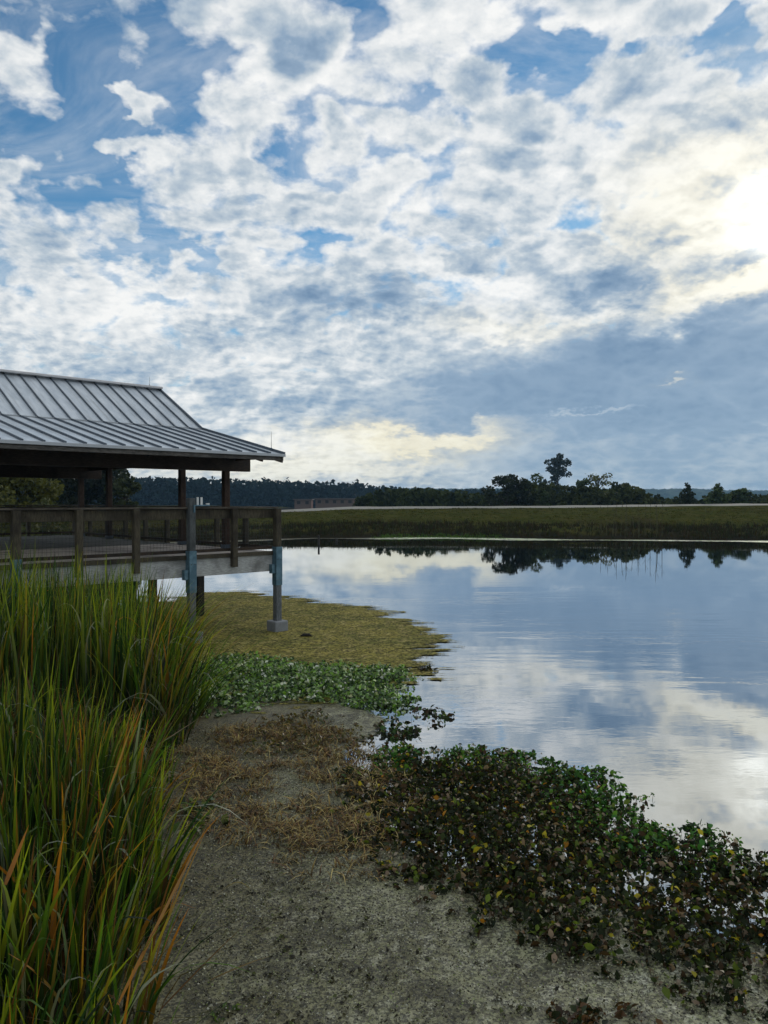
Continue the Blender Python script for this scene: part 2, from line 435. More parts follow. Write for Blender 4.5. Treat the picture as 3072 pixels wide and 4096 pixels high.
# near bank: the pond's edge on the left, x as a function of y
BANK = [(-40, 3.0), (0, 0.2), (2.5, -0.95), (4.6, -1.62), (7.5, -2.35), (11.5, -3.0), (15.5, -4.6), (22, -9.0), (35, -19.0), (50, -27.0), (90, -40)]
def wig(x, y, s, seed=0.0):
    return (np.sin(x * s + seed) + np.sin(y * s * 1.31 + seed * 2.1) + np.sin((x + y) * s * 0.73 + seed * 3.3) + np.sin((x - 1.7 * y) * s * 1.9 + seed)) / 4
def height(x, y):
    x = np.asarray(x, float); y = np.asarray(y, float)
    ys = interp(x, SHORE) + wig(x, y * 0, 0.35) * 1.3
    yc = interp(x, CREST); zc_ = interp(x, CREST_Z)
    t = (y - ys) / (yc - ys)
    far = np.where(t < 1, zc_ * np.clip(t, 0, 1) ** 0.75, zc_)
    back = np.clip((y - yc - 3.0) / 14, 0, 1); far = far - back * back * (3 - 2 * back) * 1.6
    far = np.where(t <= 0, np.maximum((y - ys) * 0.12, -0.9), far)
    xb = interp(y, BANK)
    s = xb - x + wig(x * 0, y, 1.3, 2.0) * 0.15
    near = np.where(s > 0, 0.55 * (1 - np.exp(-np.maximum(s, 0) / 1.6)) + 0.02 * np.clip(s, 0, 40), np.maximum(s * 0.35, -0.9))
    r = np.hypot(x, y)
    hill = np.clip((r - 500) / 2500, 0, 1) * 12
    h = np.maximum(far, near)
    south = np.clip((-y - 2) / 4, 0, 1) * 0.9 - 0.3 * (y < -2)
    h = np.maximum(h, np.where(y < -2, south, -9))
    return h + hill * (y > 120) + 0.05 * wig(x, y, 0.9, 5.0) * (h > 0.15)

def axis(lo, hi, step, far):
    a = np.arange(lo, hi + step / 2, step)
    g = []; d = step; v = hi
    while v < far: d *= 1.22; v += d; g.append(v)
    g2 = []; d = step; v = lo
    while v > -far: d *= 1.22; v -= d; g2.append(v)
    return np.array(g2[::-1] + list(a) + g)
xs = axis(-60, 70, 0.6, 2300); ys = axis(-8, 118, 0.6, 2300)
GX, GY = np.meshgrid(xs, ys)
GZ = height(GX, GY)
nx, ny = len(xs), len(ys)
ii = (np.arange(ny - 1)[:, None] * nx + np.arange(nx - 1)[None, :]).ravel()
m, n = material('ground')
px_, py_, pz_ = n.sep(n.pos)
na = n.noise(n.pos, 0.5, 6.0, 0.65); nb = n.noise(n.pos, 6.0, 5.0, 0.7); ncx = n.noise(n.v('MULTIPLY', n.pos, (1.0, 0.25, 1.0)), 0.09, 4.0, 0.6)
gr = n.mix(n.map(na, 0.35, 0.65), (0.050, 0.058, 0.011), (0.088, 0.078, 0.022))
gr = n.mix(n.map(ncx, 0.45, 0.7), gr, (0.055, 0.038, 0.018))
gr = n.mix(n.map(nb, 0.35, 0.75), gr, (0.030, 0.038, 0.012))
mud = n.mix(n.map(nb, 0.3, 0.7), (0.010, 0.009, 0.005), (0.032, 0.027, 0.015))
gr = n.mix(n.map(n.m('MULTIPLY_ADD', na, 0.6, pz_), 0.45, 1.0), mud, gr)
surf(n, principled(n, gr, 1.0, 0, 0.0, bump(n, nb, 0.7, 0.08)))
ground = np_mesh('ground', np.stack([GX, GY, GZ], -1).reshape(-1, 3), np.stack([ii, ii + 1, ii + nx + 1, ii + nx], -1), m, smooth=True)
tag(ground, 'grassy banks and the low earth dam round the pond', kind='structure')

# ---- water
m, n = material('pond_water')
px_, py_, pz_ = n.sep(n.pos)
v1 = n.v('MULTIPLY', n.pos, (1.0, 2.6, 1.0))
rip = n.noise(v1, 1.5, 3.0, 0.5, 0.4); rip2 = n.noise(v1, 5.5, 2.0, 0.5)
patch = n.map(n.noise(n.v('MULTIPLY', n.pos, (0.35, 1.0, 1.0)), 0.32, 3.0, 0.55), 0.40, 0.68)
band = n.m('MULTIPLY', n.map(py_, 7.0, 13.0), n.map(py_, 34.0, 19.0))
amp = n.m('MULTIPLY_ADD', n.m('MULTIPLY', patch, n.m('MULTIPLY_ADD', band, 0.42, 0.04)), 1.0, 0.010)
hgt = n.m('MULTIPLY', n.m('MULTIPLY_ADD', rip2, 0.22, rip), amp)
nrm = bump(n, hgt, 1.0, 0.016)
gl = n.new('ShaderNodeBsdfGlossy'); n.put(gl.inputs['Color'], (0.74, 0.77, 0.80, 1)); gl.inputs['Roughness'].default_value = 0.015
n.put(gl.inputs['Normal'], nrm)
df = n.new('ShaderNodeBsdfDiffuse'); n.put(df.inputs['Color'], (0.018, 0.022, 0.018, 1))
fr = n.new('ShaderNodeFresnel'); fr.inputs['IOR'].default_value = 1.33; n.put(fr.inputs['Normal'], nrm)
mx = n.new('ShaderNodeMixShader'); n.put(mx.inputs[0], n.map(fr.outputs[0], 0.02, 0.5, 0.60, 0.97, 'LINEAR'))
n.t.links.new(df.outputs[0], mx.inputs[1]); n.t.links.new(gl.outputs[0], mx.inputs[2]); surf(n, mx.outputs[0])
water = np_mesh('water', [(-90, -1.9, 0), (110, -1.9, 0), (110, 80, 0), (-90, 80, 0)], [(0, 1, 2, 3)], m)
tag(water, 'calm pond water mirroring the clouds', kind='structure')

# ---- road on the dam
m, n = material('gravel_road')
nb = n.noise(n.pos, 3.0, 5.0, 0.7)
surf(n, principled(n, n.mix(nb, (0.17, 0.165, 0.14), (0.31, 0.295, 0.26)), 0.9, 0, 0.2)); M['gravel'] = m
rx_ = np.linspace(-70, 110, 120); V = []
for off, dz_ in ((-2.0, -0.03), (-0.8, 0.06), (1.6, 0.10), (2.6, 0.0)):
    yy = interp(rx_, CREST) + off + 0.25 * np.sin(rx_ * 0.21)
    V.append(np.stack([rx_, yy, height(rx_, yy) + 0.05 + dz_], -1))
V = np.concatenate(V); k_ = np.arange(119)
fc = np.concatenate([np.stack([k_ + r * 120, k_ + 1 + r * 120, k_ + 1 + (r + 1) * 120, k_ + (r + 1) * 120], -1) for r in range(3)])
road = np_mesh('gravel_road', V, fc, M['gravel'], smooth=True)
tag(road, 'pale gravel road along the top of the dam', kind='structure')

# ---- far blue hills
hx = np.arange(-500, 2300, 6.0); hy = np.linspace(0, 1, 26)
HX, HT = np.meshgrid(hx, hy)
rs = np.random.default_rng(3)
prof = 27.5 + 1.4 * np.sin(HX * 0.006) + 1.0 * np.sin(HX * 0.021 + 1)
HZ = prof * np.sin(np.clip(HT * 1.15, 0, 1) * math.pi / 2) ** 0.8 + rs.normal(0, 1.0, HX.shape) * (HT > 0.05) + rs.normal(0, 0.6, HX.shape[1])[None, :]
HY = 1450 + HT * 160 + rs.normal(0, 2.0, HX.shape)
m, n = material('hill_forest')
nb = n.noise(n.pos, 0.09, 5.0, 0.7)
surf(n, principled(n, n.mix(n.map(nb, 0.35, 0.65), (0.010, 0.020, 0.010), (0.045, 0.070, 0.030)), 0.95, 0, 0.05)); M['hill'] = m
kx = len(hx); ii = (np.arange(len(hy) - 1)[:, None] * kx + np.arange(kx - 1)[None, :]).ravel()
hills = np_mesh('hills', np.stack([HX, HY, HZ], -1).reshape(-1, 3), np.stack([ii, ii + 1, ii + kx + 1, ii + kx], -1), M['hill'])
tag(hills, 'low blue forested hills on the horizon', kind='structure')

# ================================================================ boardwalk
U = Vector((0.728, 0.686, 0)); RZ = math.atan2(0.686, 0.728)
B0 = Vector((-2.65, 18.7, 0))
DECK, RAIL = 1.93, 3.02
bw = empty('boardwalk', B0, RZ)
tag(bw, 'weathered timber boardwalk with wire mesh railing standing on posts at the water edge', 'boardwalk')
UL = -12.0; NW = 4.9; ND = 12.6
mb = MB(); u = UL; rr = random.Random(4)
while u < -0.02:
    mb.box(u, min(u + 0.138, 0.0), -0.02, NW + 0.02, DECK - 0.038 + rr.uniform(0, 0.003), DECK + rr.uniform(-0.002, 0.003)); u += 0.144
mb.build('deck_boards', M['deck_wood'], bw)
mb = MB(); mb.box(UL, 0.0, 0.0, 0.05, DECK - 0.47, DECK - 0.045); mb.build('rim_board', M['rim_wood'], bw, 0.004)
mb = MB(); mb.box(-0.05, 0.0, 0.055, ND - 0.055, DECK - 0.44, DECK - 0.045); mb.build('rim_board', M['rim_wood'], bw, 0.004)
mb = MB(); mb.box(UL, 0.02, -0.045, -0.004, DECK - 0.075, DECK + 0.02); mb.build('edge_trim', M['post_wood'], bw, 0.004)
for n_ in (1.2, 2.5, 3.8): mb = MB(); mb.box(UL, -0.06, n_ - 0.04, n_ + 0.04, DECK - 0.28, DECK - 0.045); mb.build('joist', M['beam_wood'], bw)

def rail_run(p0, p1, nbay, side):
    """railing between two deck points: cap, top board, bottom rail and a wire panel in each bay"""
    p0 = Vector(p0); p1 = Vector(p1); d = (p1 - p0); L = d.length; d.normalize(); nrm_ = Vector((-d.y, d.x, 0)) * side
    rr = random.Random(int(L * 10) + 3)
    mb = MB(); mb.bar(p0 + Vector((0, 0, RAIL - 0.02)) - d * 0.03, p1 + Vector((0, 0, RAIL - 0.02)) + d * 0.0, 0.165, 0.04); mb.build('rail_cap', M['rail_wood'], bw, 0.004)
    mb = MB(); mb.bar(p0 + Vector((0, 0, RAIL - 0.165)) + nrm_ * 0.03, p1 + Vector((0, 0, RAIL - 0.165)) + nrm_ * 0.03, 0.038, 0.21); mb.build('top_board', M['post_wood'], bw, 0.003)
    mb = MB(); mb.bar(p0 + Vector((0, 0, DECK + 0.10)) + nrm_ * 0.02, p1 + Vector((0, 0, DECK + 0.10)) + nrm_ * 0.02, 0.038, 0.07); mb.build('bottom_rail', M['beam_wood'], bw, 0.003)
    for i in range(nbay):
        a = p0 + d * (L * i / nbay + 0.07); b = p0 + d * (L * (i + 1) / nbay - 0.07)
        mb = MB(); z0, z1 = DECK + 0.135, RAIL - 0.27
        q = (b - a).length; k = int(q / 0.075)
        for j in range(k + 1):
            c = a + d * (q * j / k) + nrm_ * 0.02
            mb.bar(c + Vector((0, 0, z0)), c + Vector((0, 0, z1)), 0.0032, 0.0032, up=d)
        for j in range(9):
            z = z0 + (z1 - z0) * j / 8
            mb.bar(a + nrm_ * 0.016 + Vector((0, 0, z)), b + nrm_ * 0.016 + Vector((0, 0, z)), 0.004, 0.004)
        mb.build('wire_panel', M['wire'], bw)
def rail_post(x, y, z0, z1=RAIL - 0.045, w=0.12, mat='post_wood'):
    mb = MB(); mb.box(x - w / 2, x + w / 2, y - w / 2, y + w / 2, z0, z1); return mb.build('rail_post', M[mat], bw, 0.006)
BAY = 1.2
rail_run((UL, 0, 0), (0, 0, 0), 10, 1)
rail_run((0, 0, 0), (0, ND, 0), 9, 1)
rail_run((0, ND, 0), (UL, ND, 0), 8, 1)
for i in range(11):
    u = -i * BAY
    if i in (0, 2, 5, 8): continue
    rail_post(u, -0.075, DECK - 0.30, w=0.13)
for i in range(1, 10): rail_post(0.07, ND * i / 9 - (0.0 if i == 9 else 0), DECK - 0.25)
for i in range(1, 9): rail_post(-i * 1.5, ND + 0.07, DECK - 0.25)
def pile(x, y, top, base, w=0.17, sleeve=True, foot=True, mat='grey_pile'):
    mb = MB(); mb.box(x - w / 2, x + w / 2, y - w / 2, y + w / 2, base, top); p = mb.build('pile', M[mat], bw, 0.008)
    if sleeve:
        e = w / 2 + 0.012
        mb = MB(); mb.box(x - e, x + e, y - e, y + e, 1.12, DECK + 0.12); mb.build('sleeve', M['sleeve'], p, 0.004)
        for zz in (1.25, 1.75):
            for sx in (-0.045, 0.045):
                mb = MB(); mb.tube([(x + sx, y - e - 0.012, zz), (x + sx, y - e + 0.002, zz)], [0.013, 0.013], 6); mb.build('bolt', M['grey_pile'], p)
        w2 = e + 0.05
        mb = MB(); mb.box(x - w2 - 0.05, x - e - 0.002, y - 0.05, y + 0.07, DECK - 0.52, DECK - 0.30); mb.build('bracket', M['sleeve'], p, 0.004)
    if foot:
        mb = MB(); mb.box(x - 0.19, x + 0.19, y - 0.19, y + 0.19, -0.3, 0.26); mb.build('footing', M['concrete'], p, 0.02)
    return p
# upper halves of the piles are the dark timber rail posts
for u in (0.0, -3 * BAY + 1.2 * 1.0 - 0.0,): pass
for u, tall in ((0.0, RAIL - 0.045), (-2 * BAY + 0.08, RAIL + 0.20), (-5 * BAY, RAIL - 0.045), (-8 * BAY, RAIL - 0.045)):
    pile(u + (0.0 if u else 0.0), -0.09, DECK + 0.05, -0.5, 0.155)
    rail_post(u, -0.09, DECK + 0.05, tall, 0.15, 'mast_wood' if tall > RAIL else 'post_wood')
pile(-0.12, 3.4, DECK - 0.45, -0.5, 0.2, False, False, 'dark_pile')
for u in (-2.5, -5.0, -7.5): pile(u, 2.5, DECK - 0.29, -0.5, 0.2, False, False, 'dark_pile')

# small shelf with two tubes above the tall post
sh = empty('equipment_shelf', B0 + Matrix.Rotation(RZ, 3, 'Z') @ Vector((-2.33, -0.19, RAIL + 0.02)), RZ)
tag(sh, 'small grey shelf with two short white tubes on top of the tall railing post', 'shelf')
mb = MB(); mb.box(0.02, 0.42, -0.02, 0.10, 0.0, 0.03); mb.box(0.02, 0.05, -0.02, 0.03, -0.14, 0.0); mb.build('bracket', M['sleeve'], sh, 0.003)
for x in (0.14, 0.235):
    mb = MB(); mb.tube([(x, 0.04, 0.031), (x, 0.04, 0.20)], [0.026, 0.026], 12); mb.build('tube', M['white'], sh, smooth=False)
mb = MB(); mb.box(0.36, 0.42, 0.0, 0.07, 0.032, 0.065); mb.build('cap', M['white'], sh, 0.004)

# ================================================================ pavilion
PN = 6.59                                                    # the ridge, measured back from the deck's front edge
pv = empty('pavilion', B0 + Matrix.Rotation(RZ, 3, 'Z') @ Vector((-7, PN, DECK)), RZ)
tag(pv, 'open timber pavilion with a two-pitched grey standing seam metal roof', 'pavilion')
def L(u, n_, z): return (u + 7, n_ - PN, z - DECK)           # boardwalk coordinates into the pavilion's own
UR, ULF = 0.355, -14.5
ROWS = [1.89, 4.18, 9.0, 11.29]
PROF = [(0.078, 4.30), (4.05, 5.19), (PN, 6.58), (2 * PN - 4.05, 5.19), (2 * PN - 0.078, 4.30)]     # eave, break, ridge, break, eave
def slab(name, n0, z0, n1, z1, mat, parent, t=0.03, u0=ULF, u1=UR, dz=0.0):
    d = Vector((0, n1 - n0, z1 - z0)).normalized(); nv = Vector((0, -d.z, d.y)); nv = nv if nv.z > 0 else -nv
    mb = MB(); a = [Vector(L(u0, n0, z0 + dz)), Vector(L(u1, n0, z0 + dz)), Vector(L(u1, n1, z1 + dz)), Vector(L(u0, n1, z1 + dz))]
    b = [p - nv * t for p in a]
    mb.add(a + b, [(0, 1, 2, 3), (7, 6, 5, 4), (0, 4, 5, 1), (1, 5, 6, 2), (2, 6, 7, 3), (3, 7, 4, 0)])
    return mb.build(name, mat, parent)
for q, (i0, nm) in enumerate(((0, 'lower_roof'), (1, 'upper_roof'), (2, 'upper_roof'), (3, 'lower_roof'))):
    (n0, z0), (n1, z1) = PROF[i0], PROF[i0 + 1]
    rf = slab(nm, n0, z0, n1, z1, M['roof'], pv)
    mb = MB(); u = UR - 0.012
    while u > ULF:
        h = 0.045 if u < UR - 0.05 else 0.06
        e = 0.0 if nm == 'upper_roof' else 0.0
        mb.bar(Vector(L(u, n0, z0)) + Vector((0, 0, h / 2)), Vector(L(u, n1, z1)) + Vector((0, 0, h / 2)), 0.026 if u < UR - 0.05 else 0.05, h); u -= 0.41
    mb.build('seams', M['seam'], rf)
    ne, ze = (n0, z0) if i0 < 2 else (n1, z1)
    if nm == 'upper_roof':
        mb = MB(); mb.bar(Vector(L(ULF, ne, ze + 0.012)), Vector(L(UR, ne, ze + 0.012)), 0.07, 0.03); mb.build('flashing', M['eave'], rf)
    else:
        mb = MB(); mb.bar(Vector(L(ULF - 0.01, ne, ze - 0.02)), Vector(L(UR + 0.01, ne, ze - 0.02)), 0.05, 0.07); mb.build('drip_edge', M['eave'], rf, 0.005)
        mb = MB(); sg = 0.05 if i0 == 0 else -0.05
        mb.bar(Vector(L(ULF, ne + sg, ze - 0.105)), Vector(L(UR - 0.02, ne + sg, ze - 0.105)), 0.04, 0.09); mb.build('fascia', M['fascia_wood'], rf, 0.004)
mb = MB(); mb.bar(L(ULF - 0.03, PN, PROF[2][1] + 0.045), L(UR + 0.03, PN, PROF[2][1] + 0.045), 0.34, 0.07); mb.build('ridge_cap', M['ridge'], pv, 0.015)
for i0 in range(4):
    (n0, z0), (n1, z1) = PROF[i0], PROF[i0 + 1]
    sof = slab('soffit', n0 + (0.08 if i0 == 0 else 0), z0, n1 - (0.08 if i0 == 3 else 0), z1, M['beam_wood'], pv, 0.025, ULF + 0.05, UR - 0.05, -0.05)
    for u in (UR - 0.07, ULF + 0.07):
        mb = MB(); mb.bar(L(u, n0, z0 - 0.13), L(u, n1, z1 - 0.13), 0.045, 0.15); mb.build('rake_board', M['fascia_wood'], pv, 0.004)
u = -0.21
while u > ULF:
    for i0 in range(4):
        (n0, z0), (n1, z1) = PROF[i0], PROF[i0 + 1]
        a, b = (0.14, 0.0) if i0 == 0 else ((0.0, -0.14) if i0 == 3 else (0, 0))
        sl = (z1 - z0) / (n1 - n0)
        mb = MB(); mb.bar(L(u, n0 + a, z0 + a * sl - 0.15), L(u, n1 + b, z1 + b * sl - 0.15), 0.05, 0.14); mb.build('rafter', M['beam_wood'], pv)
    u -= 0.97
CZ = 3.93
def roof_z(n_): return float(np.interp(n_, [p[0] for p in PROF], [p[1] for p in PROF]))
for r_, y in enumerate(ROWS):
    bz = CZ if r_ in (0, 3) else 4.75
    ue = 0.50 if r_ in (0, 3) else 0.25
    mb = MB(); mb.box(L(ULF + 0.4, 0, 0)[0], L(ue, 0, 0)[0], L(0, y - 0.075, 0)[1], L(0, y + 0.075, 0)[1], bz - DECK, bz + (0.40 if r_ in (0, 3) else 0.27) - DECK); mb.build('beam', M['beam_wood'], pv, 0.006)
for u in (-0.21, -6.0, -11.8):
    for y in ROWS:
        top = CZ if y in (ROWS[0], ROWS[3]) else 4.75
        x_, y_, _ = L(u, y, 0)
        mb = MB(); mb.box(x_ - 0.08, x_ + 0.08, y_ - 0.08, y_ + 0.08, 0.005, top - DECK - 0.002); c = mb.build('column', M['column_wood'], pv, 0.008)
        mb = MB(); mb.box(x_ - 0.10, x_ + 0.10, y_ - 0.10, y_ + 0.10, 0.006, 0.10); mb.build('shoe', M['seam'], c, 0.004)
    mb = MB(); mb.bar(L(u, ROWS[1] + 0.08, 4.90), L(u, ROWS[2] - 0.08, 4.90), 0.09, 0.2); mb.build('tie_beam', M['beam_wood'], pv, 0.004)
    mb = MB(); mb.bar(L(u, PN, 5.01), L(u, PN, 6.34), 0.12, 0.12, up=(0, 1, 0)); mb.build('king_post', M['beam_wood'], pv, 0.004)
for (u, y, z0, h, r) in ((UR - 0.06, 0.57, roof_z(0.57) + 0.03, 0.46, 0.007), (UR - 0.33, PN, PROF[2][1] + 0.07, 0.30, 0.006)):
    mb = MB(); b_ = Vector(L(u, y, z0)); mb.tube([b_, b_ + Vector((0, 0, 0.05)), b_ + Vector((0, 0, 0.051)), b_ + Vector((0, 0, h))], [0.02, 0.02, r, r * 0.5], 6); mb.build('lightning_rod', M['seam'], pv)
for u in (UR - 0.30, ULF + 0.30):                          # boarded gable ends above head height
    g0, g1 = 0.5, 2 * PN - 0.5
    prof = [(g0, roof_z(g0) - 0.12), (4.05, 5.19 - 0.12), (PN, 6.58 - 0.12), (2 * PN - 4.05, 5.19 - 0.12), (g1, roof_z(g1) - 0.12)]
    prof = [(y, max(z, 4.22)) for y, z in prof]
    pts = [(g0, 4.20)] + prof + [(g1, 4.20)]
    a = [Vector(L(u - 0.02, y, z)) for y, z in pts]; b = [Vector(L(u + 0.02, y, z)) for y, z in pts]; q = len(pts)
    mb = MB(); mb.add(a + b, [tuple(range(q)), tuple(range(2 * q - 1, q - 1, -1))] + [(i, q + i, q + (i + 1) % q, (i + 1) % q) for i in range(q)])
    mb.build('gable_boarding', M['beam_wood'], pv)
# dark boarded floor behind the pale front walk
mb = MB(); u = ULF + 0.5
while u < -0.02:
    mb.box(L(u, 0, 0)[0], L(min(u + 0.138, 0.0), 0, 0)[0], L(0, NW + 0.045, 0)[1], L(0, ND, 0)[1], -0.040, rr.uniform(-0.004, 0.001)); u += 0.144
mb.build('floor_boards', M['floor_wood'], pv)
mb = MB(); mb.box(L(ULF + 0.5, 0, 0)[0], L(0.0, 0, 0)[0], L(0, ND - 0.05, 0)[1], L(0, ND, 0)[1], -0.42, -0.045); mb.build('rim_board', M['rim_wood'], pv)
for u in (-0.2, -4.0, -8.0, -12.0):
    for y in (6.0, 9.0, 12.3):
        mb = MB(); mb.box(L(u - 0.1, 0, 0)[0], L(u + 0.1, 0, 0)[0], L(0, y - 0.1, 0)[1], L(0, y + 0.1, 0)[1], -DECK - 0.5, -0.045); mb.build('pile', M['dark_pile'], pv)

# ================================================================ trees
def quads(P0, size, rs, flat=0.0, aspect=1.0):
    """one randomly turned quad per point"""
    k = len(P0); a = rs.normal(size=(k, 3)); a /= np.linalg.norm(a, axis=1)[:, None]
    b = rs.normal(size=(k, 3)); b[:, 2] *= (1 - flat); a[:, 2] *= (1 - flat)
    b -= a * (np.sum(a * b, 1) / np.sum(a * a, 1))[:, None]
    a /= np.linalg.norm(a, axis=1)[:, None]; b /= np.linalg.norm(b, axis=1)[:, None]
    s = np.asarray(size).reshape(-1, 1) * 0.5; a = a * s * aspect; b = b * s
    V = np.stack([P0 - a, P0 + b * 0.8, P0 + a, P0 - b * 0.8], 1).reshape(-1, 3)
    return V, np.arange(4 * k).reshape(-1, 4)
def crown_points(blobs_, n_, rs):
    """points in the shells of many overlapping clumps"""
    w = np.array([b[3] ** 2 for b in blobs_]); w /= w.sum()
    idx = rs.choice(len(blobs_), n_, p=w); bl = np.array(blobs_)[idx]
    d = rs.normal(size=(n_, 3)); d /= np.linalg.norm(d, axis=1)[:, None]
    r = bl[:, 3:4] * (0.55 + 0.5 * rs.random((n_, 1)) ** 0.6) * np.array([1, 1, 0.8])
    return bl[:, :3] + d * r, idx
def tint(idx, nb_, rs, c0, c1, acc=None, accp=0.0):
    t = rs.random(nb_)[idx] * 0.7 + rs.random(len(idx)) * 0.3
    c = np.array(c0)[None] * (1 - t[:, None]) + np.array(c1)[None] * t[:, None]
    if acc is not None:
        k = rs.random(len(idx)) < accp; c[k] = np.array(acc) * (0.7 + 0.6 * rs.random((k.sum(), 1)))
    return np.repeat(c, 4, 0)
def tree(name, loc, H, Wd, kind, label, cat, seed, c0, c1, leaf=0.35, nleaf=1400, group=None):
    rs = np.random.default_rng(seed); rn = random.Random(seed)
    root = empty(name, loc); tag(root, label, cat, group)
    bl = []; mb = MB()
    if kind == 'pine':
        mb.tube([(0, 0, -0.3), (0.03, 0, H * 0.5), (0, 0, H * 0.97)], [H * 0.022, H * 0.014, 0.02], 7)
        z = H * 0.12
        while z < H * 0.97:
            r = Wd / 2 * (1 - (z / H)) ** 0.8 + 0.12
            for q in range(5):
                a = rn.uniform(0, 6.28); rr_ = r * rn.uniform(0.5, 1.15)
                e = (math.cos(a) * rr_, math.sin(a) * rr_, z + rn.uniform(-0.1, 0.2))
                mb.tube([(0, 0, z - 0.1), e], [0.03, 0.008], 4)
                bl.append((e[0] * 0.75, e[1] * 0.75, e[2], max(0.22, r * 0.42)))
            z += H * 0.09
    elif kind == 'sparse':       # open crown, separate tufts on bare limbs
        mb.tube([(0, 0, -0.3), (0.1, 0, H * 0.35), (-0.15, 0, H * 0.62), (0.1, 0, H * 0.9)], [H * 0.02, H * 0.016, H * 0.011, 0.03], 8)
        for i in range(30):
            z = H * rn.uniform(0.12, 0.93); a = rn.uniform(0, 6.28); ln = Wd / 2 * rn.uniform(0.35, 1.1) * (0.75 + 0.35 * z / H)
            e = (math.cos(a) * ln, math.sin(a) * ln * 0.8, z + H * rn.uniform(0.02, 0.12))
            mb.tube([(0, 0, z * 0.9), (e[0] * 0.5, e[1] * 0.5, (z + e[2]) / 2), e], [H * 0.008, H * 0.005, 0.02], 5)
            bl.append((*e, Wd * rn.uniform(0.10, 0.20) * (1.5 - 0.6 * z / H)))
            if rn.random() < 0.6: bl.append((e[0] * 0.55, e[1] * 0.55, e[2] - H * 0.05, Wd * rn.uniform(0.08, 0.15)))
        bl.append((0.1, 0, H * 0.88, Wd * 0.16))
    else:                        # broad, low-branched
        mb.tube([(0, 0, -0.3), (0.05, 0, H * 0.3), (0, 0.05, H * 0.6)], [H * 0.03, H * 0.022, H * 0.012], 8)
        for i in range(26):
            a = rn.uniform(0, 6.28); t = rn.random() ** 0.7; z = H * (0.18 + 0.72 * rn.random())
            rmax = Wd / 2 * math.sin(math.pi * min(1, max(0.05, (z / H) * 0.86 + 0.14))) ** 0.6
            e = (math.cos(a) * rmax * t, math.sin(a) * rmax * t, z)
            mb.tube([(0, 0, z * 0.45), (e[0] * 0.5, e[1] * 0.5, z * 0.8), e], [H * 0.010, H * 0.006, 0.015], 5)
            bl.append((*e, Wd * rn.uniform(0.10, 0.19)))
    mb.build('trunk', M['bark'], root)
    pts, idx = crown_points(bl, nleaf, rs)
    pts[:, 2] = np.maximum(pts[:, 2], 0.05)
    V, Fq = quads(pts, leaf * (0.6 + 0.8 * rs.random(nleaf)), rs)
    np_mesh('crown', V, Fq, M['leaf_tree'], root, tint(idx, len(bl), rs, c0, c1))
    return root
def gz(x, y): return float(height(x, y))
def tree_at(name, px, Y, top_y, wpx, kind, label, cat, seed, c0, c1, **kw):
    X = ray(px, 2005).x * Y; g = gz(X, Y)
    top = CAM_H + (2005 - top_y) / F * Y
    return tree(name, (X, Y, g), top - g, wpx / F * Y, kind, label, cat, seed, c0, c1, **kw)
DK, MD, OL = (0.014, 0.026, 0.009), (0.095, 0.145, 0.042), (0.16, 0.17, 0.042)
tree_at('broadleaf_tree', 2025, 104, 1903, 175, 'round', 'dark rounded tree at the left end of the clump beyond the dam road', 'tree', 11, (0.008, 0.014, 0.005), (0.030, 0.042, 0.014), nleaf=2600, leaf=0.36)
tree_at('broadleaf_tree', 2125, 112, 1893, 130, 'round', 'mid green tree between the dark rounded tree and the tall open-crowned tree', 'tree', 12, DK, MD, nleaf=1800)
tree_at('tall_tree', 2232, 250, 1832, 100, 'sparse', 'tallest tree on the skyline with an open tufted crown', 'tree', 5, (0.008, 0.012, 0.006), (0.03, 0.042, 0.02), nleaf=2600, leaf=0.75)
tree_at('broadleaf_tree', 2330, 122, 1908, 90, 'round', 'small peaked tree just right of the tallest tree', 'tree', 14, DK, MD, nleaf=1400)
tree_at('slender_tree', 2395, 135, 1892, 85, 'sparse', 'thin feathery tree with see-through top right of the tallest tree', 'tree', 15, DK, OL, nleaf=900, leaf=0.34)
tree_at('broadleaf_tree', 2460, 118, 1922, 80, 'round', 'small dense dark tree between the feathery tree and the last tree of the clump', 'tree', 16, DK, (0.035, 0.05, 0.02), nleaf=1400)
tree_at('broadleaf_tree', 2525, 112, 1926, 105, 'round', 'olive tree at the right end of the tree clump', 'tree', 17, (0.02, 0.03, 0.01), OL, nleaf=1600)
tree_at('pine_tree', 2748, 100, 1936, 80, 'pine', 'dark narrow conifer standing alone before the blue hills, left of the wider pointed one', 'tree', 18, DK, (0.03, 0.04, 0.016), nleaf=1100, leaf=0.28)
tree_at('pine_tree', 2872, 100, 1934, 105, 'pine', 'wider pointed conifer in front of the blue hills with bushes at its foot', 'tree', 19, DK, MD, nleaf=1500, leaf=0.28)
tree_at('broadleaf_tree', 2965, 105, 1952, 75, 'round', 'low rounded tree just right of the pointed conifers', 'tree', 20, DK, MD, nleaf=1100)
tree_at('broadleaf_tree', 60, 52, 1868, 380, 'round', 'yellow-green leafy tree seen under the pavilion roof at far left', 'tree', 21, (0.035, 0.05, 0.012), (0.14, 0.14, 0.03), nleaf=5200, leaf=0.30)
tree_at('broadleaf_tree', 350, 78, 1800, 360, 'round', 'big dark tree seen through the middle of the pavilion', 'tree', 22, (0.006, 0.012, 0.006), (0.03, 0.042, 0.018), nleaf=6000, leaf=0.42)
tree_at('broadleaf_tree', -120, 66, 1720, 420, 'round', 'tall dark tree at the left edge of the picture behind the pavilion', 'tree', 24, DK, MD, nleaf=3600, leaf=0.4)
tree_at('broadleaf_tree', 495, 72, 1880, 120, 'round', 'smaller green tree at the right foot of the big dark tree behind the pavilion', 'tree', 23, (0.015, 0.028, 0.010), (0.07, 0.085, 0.03), nleaf=2200, leaf=0.30)

